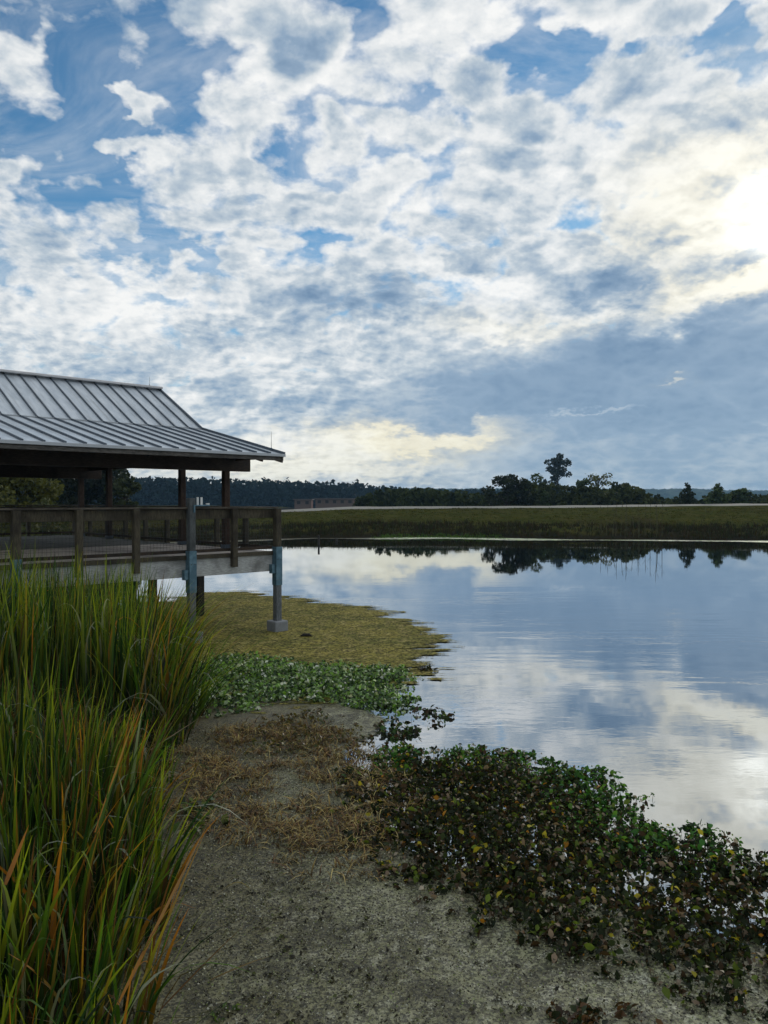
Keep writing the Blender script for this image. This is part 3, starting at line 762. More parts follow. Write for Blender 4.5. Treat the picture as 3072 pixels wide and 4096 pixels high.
def wood_mass(name, label, specs, seed, c0, c1, leaf, per, mat='leaf_far'):
    """a far wood or thicket that reads as one mass: specs are (x, y, ground z, height, radius)"""
    rs = np.random.default_rng(seed); bl = []
    for (x, y, z, H, r) in specs:
        for k in range(5):
            t = k / 4.0
            rr_ = r * (0.9 - 0.38 * t ** 1.5) * rs.uniform(0.8, 1.2)
            bl.append((x + rs.normal(0, r * 0.22), y + rs.normal(0, r * 0.22), z + max(rr_ * 0.5, (H - rr_) * (0.15 + 0.85 * t)), rr_))
    pts, idx = crown_points(bl, per * len(specs), rs)
    V, Fq = quads(pts, leaf * (0.6 + 0.9 * rs.random(len(pts))), rs)
    o = np_mesh(name, V, Fq, M[mat], None, tint(idx, len(bl), rs, c0, c1))
    return tag(o, label, 'trees' if 'tree' in name or 'wood' in name else 'bushes', kind='stuff')
rs = np.random.default_rng(31); sp = []
tops = [(-300, 1880), (300, 1900), (520, 1908), (600, 1905), (680, 1908), (760, 1912), (860, 1915), (1000, 1918), (1150, 1920), (1300, 1930), (1420, 1928), (1480, 1940), (1600, 1950), (1750, 1955), (1900, 1956), (2060, 1958)]
for px in np.arange(-320, 2080, 9):
    Y = np.interp(px, [-300, 1300, 2060], [330, 360, 520]) + rs.uniform(-12, 20)
    X = ray(px, 2005).x * Y; g = 1.0
    ty = np.interp(px, [t[0] for t in tops], [t[1] for t in tops]) + rs.normal(0, 3.2)
    H = CAM_H + (2005 - ty) / F * Y - g
    sp.append((X, Y, g, H, rs.uniform(3.0, 5.6) * Y / 350))
for px, ty in ((655, 1888), (770, 1905), (820, 1903), (855, 1900), (1060, 1908), (1425, 1914), (1150, 1910), (1330, 1922), (330, 1870)):
    Y = 345; sp.append((ray(px, 2005).x * Y, Y, 1.0, CAM_H + (2005 - ty) / F * Y - 1.0, 1.5))
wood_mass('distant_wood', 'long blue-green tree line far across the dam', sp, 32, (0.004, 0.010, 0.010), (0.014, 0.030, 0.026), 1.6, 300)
rs = np.random.default_rng(41); sp = []
for px in np.arange(1425, 2010, 7):
    Y = 118 + rs.uniform(-6, 10); X = ray(px, 2005).x * Y; g = gz(X, Y)
    ty = np.interp(px, [1425, 1470, 1560, 1700, 1800, 1900, 1960, 2010], [2000, 1975, 1955, 1958, 1962, 1972, 1985, 1975]) + rs.normal(0, 7)
    sp.append((X, Y, g, CAM_H + (2005 - ty) / F * Y - g, rs.uniform(0.7, 1.3)))
wood_mass('thicket', 'dark green thicket along the dam road left of the rounded tree', sp, 42, (0.010, 0.018, 0.006), (0.065, 0.085, 0.026), 0.5, 260)
rs = np.random.default_rng(43); sp = []
for px in np.arange(2000, 3300, 7):
    Y = 112 + rs.uniform(-7, 10); X = ray(px, 2005).x * Y; g = gz(X, Y)
    ty = np.interp(px, [2000, 2060, 2150, 2300, 2450, 2560, 2620, 2680, 2740, 2800, 2900, 3000, 3072, 3300], [1960, 1945, 1935, 1950, 1958, 1962, 1985, 1998, 1990, 1996, 1978, 1988, 1985, 1980]) + rs.normal(0, 7)
    sp.append((X, Y, g, max(0.8, CAM_H + (2005 - ty) / F * Y - g), rs.uniform(0.6, 1.2)))
wood_mass('undergrowth', 'bushy undergrowth beneath the tree clump and conifers beyond the dam', sp, 44, (0.010, 0.017, 0.006), (0.075, 0.090, 0.028), 0.5, 200)

# ---- low reddish buildings at the left end of the dam
def shed(px0, px1, Y, ty, label, nwin):
    x0, x1 = ray(px0, 2005).x * Y, ray(px1, 2005).x * Y
    g = 0.9; top = CAM_H + (2005 - ty) / F * Y; w = x1 - x0; h = top - g
    r = empty('brick_building', ((x0 + x1) / 2, Y, g)); tag(r, label, 'building')
    mb = MB(); mb.box(-w / 2, w / 2, 0, 5, 0, h - 0.25); mb.build('wall', M['brick'], r)
    mb = MB(); mb.box(-w / 2 - 0.3, w / 2 + 0.3, -0.35, 5.3, h - 0.25, h); mb.build('roof', M['shed_roof'], r, 0.02)
    for i in range(nwin):
        cx_ = -w / 2 + w * (i + 0.5) / nwin
        mb = MB(); mb.box(cx_ - 0.5, cx_ + 0.5, -0.06, -0.003, h - 1.35, h - 0.45); f = mb.build('window', M['shed_roof'], r)
        mb = MB(); mb.box(cx_ - 0.42, cx_ + 0.42, -0.075, -0.062, h - 1.28, h - 0.52); mb.build('pane', M['glass'], f)
shed(1178, 1245, 190, 1996, 'short red brick building at the left end of the dam road', 2)
shed(1262, 1415, 200, 1993, 'longer low red brick building beside the thicket beyond the dam', 5)

# ---- posts standing in the water
def water_post(px, py, h, r, label):
    p = on_z(px, py); root = empty('wooden_post', (p.x, p.y, 0)); tag(root, label, 'post')
    mb = MB(); mb.tube([(0, 0, -0.6), (0, 0, h - 0.02), (0.0, 0, h)], [r, r, r * 0.8], 10); mb.build('shaft', M['dark_pile'], root)
    mb = MB(); mb.tube([(0, 0, h + 0.001), (0, 0, h + 0.025)], [r * 1.12, r * 1.05], 10); mb.build('cap', M['dark_pile'], root)
water_post(1275, 2180, 0.66, 0.075, 'dark wooden post standing in the water near the far bank')
water_post(1346, 2166, 0.22, 0.09, 'short dark stump at the far waterline right of the tall post')

# ================================================================ plants
def blades(base, H, az_, lean, width, cb, ct, rs, seg=6, droop=None, twist=None):
    """bent tapering leaves: base (n,3), lean = sideways reach as a share of the height"""
    k = len(base); t = np.linspace(0, 1, seg + 1)[None, :]
    dirx, diry = np.cos(az_)[:, None], np.sin(az_)[:, None]
    H = np.asarray(H)[:, None]; lean = np.asarray(lean)[:, None]
    dr = np.zeros((k, 1)) if droop is None else np.asarray(droop)[:, None]
    reach = H * lean * (0.45 * t + 0.55 * t ** 2) + H * dr * 0.7 * np.clip(t - 0.45, 0, 1) ** 1.5
    X = base[:, 0:1] + dirx * reach; Y = base[:, 1:2] + diry * reach
    Z = base[:, 2:3] + H * (t - 0.5 * lean * t ** 2 * 0.5 - dr * 2.6 * np.clip(t - 0.5, 0, 1) ** 2)
    wa = az_ + math.pi / 2 + (rs.normal(0, 0.7, k) if twist is None else twist)
    w = np.asarray(width)[:, None] * np.clip(1.05 - t ** 1.8, 0.03, 1) * 0.5
    tw = rs.normal(0, 0.5, k)[:, None] * t
    wx, wy = np.cos(wa[:, None] + tw) * w, np.sin(wa[:, None] + tw) * w
    A = np.stack([X - wx, Y - wy, Z], -1); Bv = np.stack([X + wx, Y + wy, Z], -1)
    V = np.stack([A, Bv], 2).reshape(k, -1, 3)               # (k, (seg+1)*2, 3)
    f = []
    for i in range(seg): f.append([2 * i, 2 * i + 1, 2 * i + 3, 2 * i + 2])
    Fq = (np.arange(k)[:, None, None] * ((seg + 1) * 2) + np.array(f)[None]).reshape(-1, 4)
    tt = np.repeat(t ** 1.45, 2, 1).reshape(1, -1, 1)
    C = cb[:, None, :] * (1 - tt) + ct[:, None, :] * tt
    return V.reshape(-1, 3), Fq, C.reshape(-1, 3)
def joinp(parts):
    V, Fq, C = [], [], []; o = 0
    for v, f, c in parts: V.append(v); Fq.append(f + o); C.append(c); o += len(v)
    return np.concatenate(V), np.concatenate(Fq), np.concatenate(C)
def pick(rs, k, cols, p):
    c = np.array(cols)[rs.choice(len(cols), k, p=np.array(p) / sum(p))]
    return c * (0.75 + 0.5 * rs.random((k, 1)))

G0, G1, G2, G3 = (0.004, 0.012, 0.004), (0.018, 0.060, 0.009), (0.085, 0.175, 0.014), (0.27, 0.33, 0.018)
YL, OR, BR, PA = (0.34, 0.25, 0.025), (0.50, 0.20, 0.022), (0.13, 0.06, 0.02), (0.34, 0.38, 0.28)
def reed_bed(name, label, y0, y1, dens, hmin, hmax, seed, depth, lim=None, fan=1.0, wscale=1.0, dryness=1.0):
    rs = np.random.default_rng(seed)
    area_n = int(dens * (y1 - y0) * depth)
    y = rs.uniform(y0, y1, area_n); s = depth * rs.random(area_n) ** 1.15
    x = interp(y, BANK) - s + 0.12 + wig(y, y * 0, 2.3, seed) * 0.2
    # tussocks: draw the stems together
    cx_ = np.round(x / 0.34) * 0.34 + 0.1 * np.sin(np.round(y / 0.34) * 9.1 + np.round(x / 0.34) * 5.3); cy_ = np.round(y / 0.34) * 0.34 + 0.1 * np.sin(np.round(x / 0.34) * 7.7)
    k = rs.uniform(0.0, 0.65, area_n); x = x * (1 - k) + cx_ * k; y = y * (1 - k) + cy_ * k
    if lim is not None:
        ok = lim(x, y); x, y, s = x[ok], y[ok], s[ok]
    n_ = len(x)
    z = height(x, y) - 0.03
    edge = np.clip(1 - s / 0.8, 0, 1)
    patch = 0.5 + 0.9 * wig(x, y, 1.9, seed + 1.0)                       # stands of different age
    H = rs.uniform(hmin, hmax, n_) * (1 - 0.12 * edge) * (0.80 + 0.28 * patch)
    az_ = np.where(rs.random(n_) < 0.25 + 0.65 * edge, rs.normal(-0.1, 0.55, n_), rs.uniform(-math.pi, math.pi, n_))
    lean = np.abs(rs.normal(0.08, 0.13, n_)) + edge * rs.uniform(0.0, 0.55, n_) * fan
    droop = np.where(rs.random(n_) < 0.14, rs.uniform(0.2, 0.7, n_), rs.uniform(0, 0.06, n_))
    wd = (0.010 + 0.036 * rs.random(n_) ** 1.3) * wscale
    shade_ = np.clip(0.5 + 0.5 * wig(x, y, 1.1, seed + 7.0) * 1.6 + 0.25 * edge, 0.15, 1.0)[:, None]       # darker and lighter stands
    dry = rs.random(n_) < (0.05 + 0.42 * edge * np.clip(patch * 1.4, 0.1, 1.3)) * dryness
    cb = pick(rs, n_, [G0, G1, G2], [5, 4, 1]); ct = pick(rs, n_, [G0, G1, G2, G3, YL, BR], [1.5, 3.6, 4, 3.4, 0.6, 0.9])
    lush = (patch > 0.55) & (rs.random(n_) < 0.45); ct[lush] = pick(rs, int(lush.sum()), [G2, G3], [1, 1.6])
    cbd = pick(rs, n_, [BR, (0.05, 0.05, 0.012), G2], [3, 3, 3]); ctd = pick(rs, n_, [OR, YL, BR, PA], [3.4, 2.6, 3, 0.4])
    cb = cb * 0.7; ct = ct * (0.62 + 0.80 * shade_)  # blade bases darkened: shade deep in the stand painted into the colour
    cb = np.where(dry[:, None], cbd * 0.7, cb); ct = np.where(dry[:, None], ctd, ct)
    pale = rs.random(n_) < 0.035
    cb[pale] = np.array(PA) * 0.35; ct[pale] = np.array(PA) * (0.7 + 0.5 * rs.random((pale.sum(), 1)))
    droop[pale] = rs.uniform(0.4, 0.9, pale.sum()); wd[pale] *= 1.2
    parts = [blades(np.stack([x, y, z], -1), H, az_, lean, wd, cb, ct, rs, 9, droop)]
    # dead litter at the foot
    k = n_ // 2; j = rs.integers(0, n_, k)
    b2 = np.stack([x[j] + rs.normal(0, 0.1, k), y[j] + rs.normal(0, 0.1, k), z[j]], -1)
    parts.append(blades(b2, rs.uniform(0.25, 0.8, k), rs.uniform(-3.14, 3.14, k), rs.uniform(0.3, 1.3, k), rs.uniform(0.006, 0.014, k),
                        pick(rs, k, [BR, (0.05, 0.04, 0.02)], [1, 1]), pick(rs, k, [BR, (0.30, 0.23, 0.12), G1], [2, 1.6, 1]), rs, 4, rs.uniform(0, 0.6, k)))
    V, Fq, C = joinp(parts)
    o = np_mesh(name, V, Fq, M['blade'], None, C)
    return tag(o, label, 'reeds', kind='stuff')
def off_deck(x, y):      # nothing grows up through the boardwalk
    rel = np.stack([x - B0.x, y - B0.y]); uu = rel[0] * 0.728 + rel[1] * 0.686; nn = -rel[0] * 0.686 + rel[1] * 0.728
    return nn < -0.35
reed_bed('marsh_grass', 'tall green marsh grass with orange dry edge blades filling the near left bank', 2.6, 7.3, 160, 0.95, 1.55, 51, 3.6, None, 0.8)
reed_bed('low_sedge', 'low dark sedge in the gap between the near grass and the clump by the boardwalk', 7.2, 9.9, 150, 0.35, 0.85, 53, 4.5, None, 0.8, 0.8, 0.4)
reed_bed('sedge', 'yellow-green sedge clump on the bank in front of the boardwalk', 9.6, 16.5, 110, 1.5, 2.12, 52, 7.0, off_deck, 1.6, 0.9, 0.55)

# single long dry blades leaning out over the mat, base and tip given in the photo
def blade_to(base, tip, w, c0, c1, name, label, bow=0.12):
    base = Vector(base); tip = Vector(tip); k = 12; V = []; C = []
    d = tip - base; side = Vector((d.y, -d.x, 0)).normalized() if abs(d.x) + abs(d.y) > 1e-6 else Vector((1, 0, 0))
    view = Vector((0, 1, 0)); wv_ = d.cross(view).normalized()
    for i in range(k + 1):
        t = i / k; p = base + d * t + Vector((0, 0, 1)) * bow * 4 * t * (1 - t) * d.length * (0.5 + 0.5 * t)
        ww = w / 2 * max(0.04, (1 - t ** 2.2)) * (0.6 + 0.4 * min(1, t * 5))
        V += [tuple(p - wv_ * ww), tuple(p + wv_ * ww * 0.2 + Vector((0, 0.004, 0))), tuple(p + wv_ * ww)]
        C += [tuple(np.array(c0) * (1 - t) + np.array(c1) * t)] * 3
    Fq = [(3 * i + j, 3 * i + j + 1, 3 * i + 4 + j, 3 * i + 3 + j) for i in range(k) for j in range(2)]
    o = np_mesh(name, np.array(V), np.array(Fq), M['blade'], None, np.array(C), smooth=True)
    return tag(o, label, 'grass blade', 'long dry grass blades leaning over the mat')
LB = [
    ((470, 4020, 3.9), (845, 3265, 5.0), 0.020, OR, (0.30, 0.20, 0.08), 'long orange grass blade reaching up to the small broad-leaved plant', 0.0),
    ((560, 3950, 4.2), (838, 3290, 5.1), 0.016, YL, (0.34, 0.18, 0.05), 'yellow-orange grass blade crossing just below the long orange one', 0.02),
    ((600, 3000, 8.8), (800, 2870, 9.3), 0.014, (0.25, 0.2, 0.14), (0.34, 0.26, 0.20), 'thin pinkish straw reaching over the mat beside the sedge clump', 0.0),
    ((540, 3880, 4.4), (640, 4000, 4.6), 0.022, OR, (0.30, 0.20, 0.10), 'short orange blade bent over in an arc at lower left', 0.5),
    ((820, 3640, 5.6), (1010, 3570, 6.2), 0.016, (0.22, 0.17, 0.08), (0.36, 0.30, 0.16), 'pale arched straw resting on the scum right of the orange blades', 0.25),
    ((840, 3920, 4.9), (1100, 3820, 5.3), 0.014, (0.20, 0.14, 0.07), (0.34, 0.26, 0.16), 'thin straight straw lying across the scum near the bottom', 0.03),
    ((640, 4040, 4.5), (980, 3700, 5.1), 0.012, BR, (0.2, 0.12, 0.04), 'dark brown stalk leaning right near the bottom of the picture', 0.02),
    ((380, 3330, 5.4), (560, 2800, 6.4), 0.020, OR, YL, 'bright orange blade standing out at the top of the near grass', 0.0),
    ((20, 3540, 4.2), (115, 3300, 4.4), 0.028, (0.25, 0.10, 0.02), OR, 'broad rusty orange blade at the left edge of the picture', 0.0),
]
for (a, b, w, c0, c1, lb, bow) in LB:
    blade_to(at_y(*a), at_y(*b), w, c0, c1, 'grass_blade', lb, bow)

# ---- small leaves of the floating plants
def leaf_mesh(P0, size, nz_bias, rs, aspect=0.62):
    """folded leaves of four faces: rhomb with a midrib"""
    k = len(P0); nrm_ = rs.normal(size=(k, 3)); nrm_[:, 2] = np.abs(nrm_[:, 2]) + nz_bias; nrm_ /= np.linalg.norm(nrm_, axis=1)[:, None]
    a = rs.normal(size=(k, 3)); a -= nrm_ * np.sum(a * nrm_, 1)[:, None]; a /= np.linalg.norm(a, axis=1)[:, None]
    b = np.cross(nrm_, a); s = np.asarray(size).reshape(-1, 1)
    tip = P0 + a * s * 0.55 - nrm_ * s * 0.12; bs = P0 - a * s * 0.5
    m1 = P0 - a * s * 0.10; m2 = P0 + a * s * 0.22
    l1 = m1 - b * s * aspect * 0.5 + nrm_ * s * 0.10; r1 = m1 + b * s * aspect * 0.5 + nrm_ * s * 0.10
    l2 = m2 - b * s * aspect * 0.42 + nrm_ * s * 0.08; r2 = m2 + b * s * aspect * 0.42 + nrm_ * s * 0.08
    V = np.stack([bs, l1, m1, r1, l2, m2, r2, tip], 1).reshape(-1, 3)
    f = np.array([[0, 2, 1, 1], [0, 3, 2, 2], [1, 2, 5, 4], [2, 3, 6, 5], [4, 5, 7, 7], [5, 6, 7, 7]])
    quad = f[[2, 3]]; o = np.arange(k)[:, None, None] * 8
    # triangles are written as quads with a centre vertex shared, kept simple: two quads + two end quads
    ends = np.array([[0, 3, 2, 1], [4, 5, 6, 7]])
    Fq = (o + np.concatenate([quad, ends])[None]).reshape(-1, 4)
    return V, Fq
def in_poly(x, y, poly):
    inside = np.zeros(len(x), bool); n_ = len(poly)
    for i in range(n_):
        x0, y0 = poly[i]; x1, y1 = poly[(i + 1) % n_]
        c = ((y0 > y) != (y1 > y)) & (x < (x1 - x0) * (y - y0) / (y1 - y0 + 1e-12) + x0); inside ^= c
    return inside
def edge_dist(x, y, poly):
    d = np.full(x.shape, 1e9); n_ = len(poly)
    for i in range(n_):
        x0, y0 = poly[i]; x1, y1 = poly[(i + 1) % n_]
        L2 = (x1 - x0) ** 2 + (y1 - y0) ** 2 + 1e-12
        t = np.clip(((x - x0) * (x1 - x0) + (y - y0) * (y1 - y0)) / L2, 0, 1)
        d = np.minimum(d, np.hypot(x - x0 - t * (x1 - x0), y - y0 - t * (y1 - y0)))
    return d
def gpoly(pix):
    return [tuple(on_z(*p))[:2] for p in pix]
def sample(poly, dens, rs, soft=0.25, ragged=0.3):
    """scatter points, thinning out raggedly towards the outline"""
    xs_ = [p[0] for p in poly]; ys_ = [p[1] for p in poly]
    k = int(dens * (max(xs_) - min(xs_)) * (max(ys_) - min(ys_)))
    x = rs.uniform(min(xs_), max(xs_), k); y = rs.uniform(min(ys_), max(ys_), k)
    ok = in_poly(x, y, poly); x, y = x[ok], y[ok]
    d = edge_dist(x, y, poly) + ragged * (wig(x, y, 6.0, 1.0) * 0.6 + wig(x, y, 17.0, 2.0) * 0.4)
    keep = rs.random(len(x)) < np.clip(d / soft, 0, 1)
    return x[keep], y[keep], d[keep]

def herbs(name, label, pix, dens, seed, stem_h, leaves, size, pal, pw, bias=0.6, soft=0.3, ragged=0.35, back=None, mat='leaf_water', cat='water plants', clump=None, sparse=0.12):
    rs = np.random.default_rng(seed); poly = gpoly(pix)
    x, y, d = sample(poly, dens, rs, soft, ragged)
    if clump is not None:
        c = 0.5 + 0.5 * (wig(x, y, clump, seed * 1.0) + 0.5 * wig(x, y, clump * 2.7, seed + 4.0)); keep = rs.random(len(x)) < np.clip(sparse + 1.25 * c, 0, 1); x, y, d = x[keep], y[keep], d[keep]
    n_ = len(x); h = rs.uniform(*stem_h, n_) * (0.45 + 0.55 * np.clip(d / 0.5, 0, 1)) * (0.8 + 0.5 * wig(x, y, 3.1, seed))
    az_ = rs.uniform(-math.pi, math.pi, n_); ln = rs.uniform(0.1, 0.7, n_)
    base = np.stack([x, y, np.full(n_, 0.0)], -1)
    sc = pick(rs, n_, [(0.05, 0.035, 0.018), (0.09, 0.07, 0.035), (0.04, 0.06, 0.02)], [3, 2, 2])
    parts = [blades(base, h, az_, ln, rs.uniform(0.003, 0.006, n_), sc, sc * 1.2, rs, 3)]
    t = rs.uniform(0.25, 1.0, (n_, leaves)); r = (h[:, None] * ln[:, None]) * (0.45 * t + 0.55 * t ** 2)
    P0 = np.stack([x[:, None] + np.cos(az_)[:, None] * r, y[:, None] + np.sin(az_)[:, None] * r, h[:, None] * t * 0.92], -1).reshape(-1, 3)
    sz = (0.45 + 1.25 * rs.random(len(P0)) ** 1.6) * size
    P0[:, :2] += rs.normal(0, size * 0.55, (len(P0), 2)); P0[:, 2] = np.maximum(P0[:, 2], 0.012)
    V, Fq = leaf_mesh(P0, sz, bias, rs)
    c = pick(rs, len(P0), pal, pw)
    if back is not None:        # another palette towards one side of the bed
        fac = back(P0[:, 0], P0[:, 1]); c2 = pick(rs, len(P0), back.pal, back.pw); k = rs.random(len(P0)) < fac; c[k] = c2[k]
    parts.append((V, Fq, np.repeat(c, 8, 0)))
    V, Fq, C = joinp(parts)
    return tag(np_mesh(name, V, Fq, M[mat], None, C), label, cat, kind='stuff')

FROG = [(660, 2870), (720, 2740), (820, 2640), (1080, 2630), (1250, 2650), (1450, 2670), (1600, 2665), (1680, 2700), (1690, 2790), (1620, 2860), (1450, 2850), (1300, 2810), (1150, 2830), (1000, 2850), (860, 2880)]
herbs('frogbit_patch', 'pale grey-green small-leaved plants floating below the corner post', FROG, 620, 61, (0.05, 0.24), 6, 0.058,
      [(0.16, 0.27, 0.10), (0.36, 0.46, 0.27), (0.03, 0.065, 0.02), (0.66, 0.70, 0.60), (0.20, 0.38, 0.06)], [4, 2.2, 6, 1.2, 3.6], bias=0.3, soft=0.9, ragged=0.6, clump=2.4)  # whitest leaf tints paint in the glare of the sky on the leaves
HY = [(1300, 3100), (1420, 3020), (1600, 2985), (1850, 2990), (2080, 3000), (2300, 3060), (2480, 3110), (2620, 3200), (2680, 3290), (2820, 3300), (2920, 3330), (3000, 3390), (3120, 3420), (3300, 3500), (3500, 3850), (3300, 4120),
      (3072, 4090), (2850, 4050), (2600, 3990), (2350, 3920), (2150, 3850), (1900, 3750), (1700, 3650), (1520, 3520), (1350, 3380), (1260, 3200)]
hp = gpoly(HY)
def back(x, y):      # greener along the open-water side
    e = gpoly([(1420, 3000), (1600, 2955), (1850, 2960), (2080, 2960), (2300, 3030), (2480, 3110), (2620, 3200), (2700, 3290)])
    d = np.full(len(x), 1e9)
    for (x0, y0), (x1, y1) in zip(e[:-1], e[1:]):
        L2 = (x1 - x0) ** 2 + (y1 - y0) ** 2; t = np.clip(((x - x0) * (x1 - x0) + (y - y0) * (y1 - y0)) / L2, 0, 1)
        d = np.minimum(d, np.hypot(x - x0 - t * (x1 - x0), y - y0 - t * (y1 - y0)))
    return np.clip(1.15 - d / 1.1, 0, 1) * 0.9 * np.clip((x + 0.55) / 0.5, 0.15, 1)
back.pal = [(0.05, 0.16, 0.03), (0.11, 0.24, 0.035), (0.02, 0.05, 0.015)]; back.pw = [4, 3, 3]
PALD = [(0.012, 0.018, 0.007), (0.030, 0.045, 0.012), (0.050, 0.030, 0.014), (0.12, 0.17, 0.025), (0.42, 0.36, 0.03), (0.45, 0.20, 0.02), (0.26, 0.19, 0.13)]
herbs('primrose_mat', 'large dark raft of leafy water plants with yellow and rust leaves', HY, 420, 62, (0.04, 0.16), 6, 0.050, PALD, [8, 5, 4.5, 2.0, 0.45, 0.2, 0.9], bias=0.25, soft=0.8, ragged=0.6, back=back, clump=2.3, mat='leaf_raft', sparse=0.38)
herbs('leafy_sprigs', 'few leafy sprigs trailing on open water right of the pale plants', [(1400, 2960), (1480, 2880), (1640, 2850), (1740, 2835), (1820, 2850), (1790, 2895), (1700, 2930), (1560, 2985)], 42, 63, (0.06, 0.2), 6, 0.065,
      PALD[:4] + [(0.05, 0.11, 0.03)], [3, 3, 3, 1, 2], bias=0.1, soft=0.12, ragged=0.15)
herbs('leafy_sprigs', 'tiny dark sprigs at the tip of the pale plants', [(1650, 2690), (1700, 2660), (1745, 2680), (1720, 2700), (1670, 2720)], 90, 64, (0.06, 0.2), 6, 0.06,
      PALD[:3], [3, 3, 2], bias=0.1, soft=0.10, ragged=0.1)
herbs('broadleaf_weed', 'small broad-leaved green plant among the scum beside the long orange blade', [(640, 3330), (690, 3240), (800, 3210), (900, 3220), (940, 3270), (880, 3330), (760, 3380)], 70, 65, (0.10, 0.26), 5, 0.075,
      [(0.05, 0.09, 0.012), (0.09, 0.12, 0.015), (0.02, 0.03, 0.01)], [3, 2, 2], bias=0.8, soft=0.15, ragged=0.1)
herbs('seedlings', 'bright green seedlings on the scum at the bottom', [(820, 4010), (900, 3980), (960, 4040), (930, 4110), (850, 4110)], 120, 66, (0.03, 0.10), 5, 0.03,
      [(0.16, 0.24, 0.04), (0.08, 0.14, 0.03)], [1, 2], bias=0.8, soft=0.12, ragged=0.05)
herbs('primrose_mat', 'rust-brown edge of leafy plants cut off by the bottom of the picture', [(2150, 4150), (2230, 4020), (2380, 4010), (2560, 4050), (2700, 4080), (2760, 4200), (2300, 4250)], 190, 67, (0.05, 0.16), 6, 0.05,
      PALD[:3] + [(0.10, 0.05, 0.02)], [3, 2, 4, 3], bias=0.2, soft=0.15, ragged=0.2)
herbs('brown_weed', 'brown and gold dying weed between the pale plants and the dark raft', [(900, 3000), (960, 2900), (1120, 2850), (1300, 2830), (1420, 2880), (1560, 2900), (1500, 2990), (1380, 3060), (1200, 3040), (1000, 3040)], 190, 68, (0.04, 0.12), 6, 0.042,
      [(0.12, 0.08, 0.03), (0.16, 0.14, 0.04), (0.07, 0.05, 0.03), (0.05, 0.07, 0.02)], [4, 2, 3, 2], bias=0.4, soft=0.4, ragged=0.4, clump=2.6)

herbs('raft_debris', 'pale dead stalks and curled leaves scattered through the dark raft', HY, 60, 72, (0.06, 0.16), 2, 0.035, [(0.35, 0.30, 0.22), (0.22, 0.17, 0.12)], [1, 1], bias=0.3, soft=0.3, mat='leaf_dull', cat='dead leaves')
# ---- tangled dead stems
rs = np.random.default_rng(71)
poly = gpoly([(640, 3080), (720, 2960), (900, 2900), (1150, 2880), (1400, 2920), (1560, 3040), (1720, 3180), (1620, 3420), (1500, 3540), (1300, 3600), (1100, 3480), (900, 3420), (760, 3380), (640, 3250)])
x, y, d = sample(poly, 2200, rs, 0.5, 0.6)
c = 0.5 + 0.5 * wig(x, y, 3.0, 2.0); k = rs.random(len(x)) < -0.35 + 1.7 * c * (0.6 + 0.8 * (wig(x, y, 11.0, 4.0) > 0)); x, y = x[k], y[k]; k = len(x)
parts = [blades(np.stack([x, y, np.full(k, 0.01)], -1), rs.uniform(0.03, 0.15, k), rs.uniform(-3.14, 3.14, k), rs.uniform(0.4, 1.9, k), rs.uniform(0.006, 0.016, k),
                pick(rs, k, [(0.05, 0.035, 0.018), (0.16, 0.11, 0.04), (0.09, 0.045, 0.025)], [3, 2, 2]), pick(rs, k, [(0.55, 0.38, 0.10), (0.75, 0.62, 0.24), (0.32, 0.16, 0.07), (0.04, 0.03, 0.018)], [3, 2.6, 2.6, 3]), rs, 4, rs.uniform(0, 0.6, k))]
V, Fq, C = joinp(parts)
tag(np_mesh('dead_stems', V, Fq, M['leaf_dull'], None, C), 'tangle of tan and gold dead stems on the mat left of the dark raft', 'dead stems', kind='stuff')

herbs('scum_litter', 'scattered dark rotting leaves and weed bits on the foreground scum', [(600, 3500), (1250, 3450), (1900, 3640), (2600, 3860), (3300, 4000), (3300, 4250), (520, 4250)], 60, 73, (0.01, 0.05), 4, 0.028,
      [(0.02, 0.018, 0.012), (0.06, 0.055, 0.025), (0.10, 0.12, 0.035), (0.3, 0.29, 0.22)], [4, 3, 1.5, 0.6], bias=1.0, soft=0.5, clump=3.3, mat='leaf_dull', cat='leaf litter')
# ---- floating mats: thin sheets with ragged, gappy edges
def float_mat(name, label, poly, step, mat, z, cat, soft=0.9, lo=None):
    xs_ = [p[0] for p in poly]; ys_ = [p[1] for p in poly]; mg = 0.6
    gx = np.arange(min(xs_) - mg, max(xs_) + mg, step); gy = np.arange(min(ys_) - mg, max(ys_) + mg, step)
    X, Y = np.meshgrid(gx, gy); X = X.ravel(); Y = Y.ravel()
    d = edge_dist(X, Y, poly) * np.where(in_poly(X, Y, poly), 1, -1)
    cov_ = np.clip(0.5 + d / soft, 0, 1)
    w_ = len(gx); i = (np.arange(len(gy) - 1)[:, None] * w_ + np.arange(w_ - 1)[None, :]).ravel()
    Fq = np.stack([i, i + 1, i + w_ + 1, i + w_], -1); ok = cov_[Fq].max(1) > 0.02; Fq = Fq[ok]
    used = np.unique(Fq); re = np.full(len(X), -1); re[used] = np.arange(len(used)); Fq = re[Fq]
    V = np.stack([X, Y, z + 0.004 + 0.004 * wig(X, Y, 5.0, 1.0)], -1)[used]
    return tag(np_mesh(name, V, Fq, mat, None, None, True, {'cover': cov_[used]}), label, cat, kind='stuff')
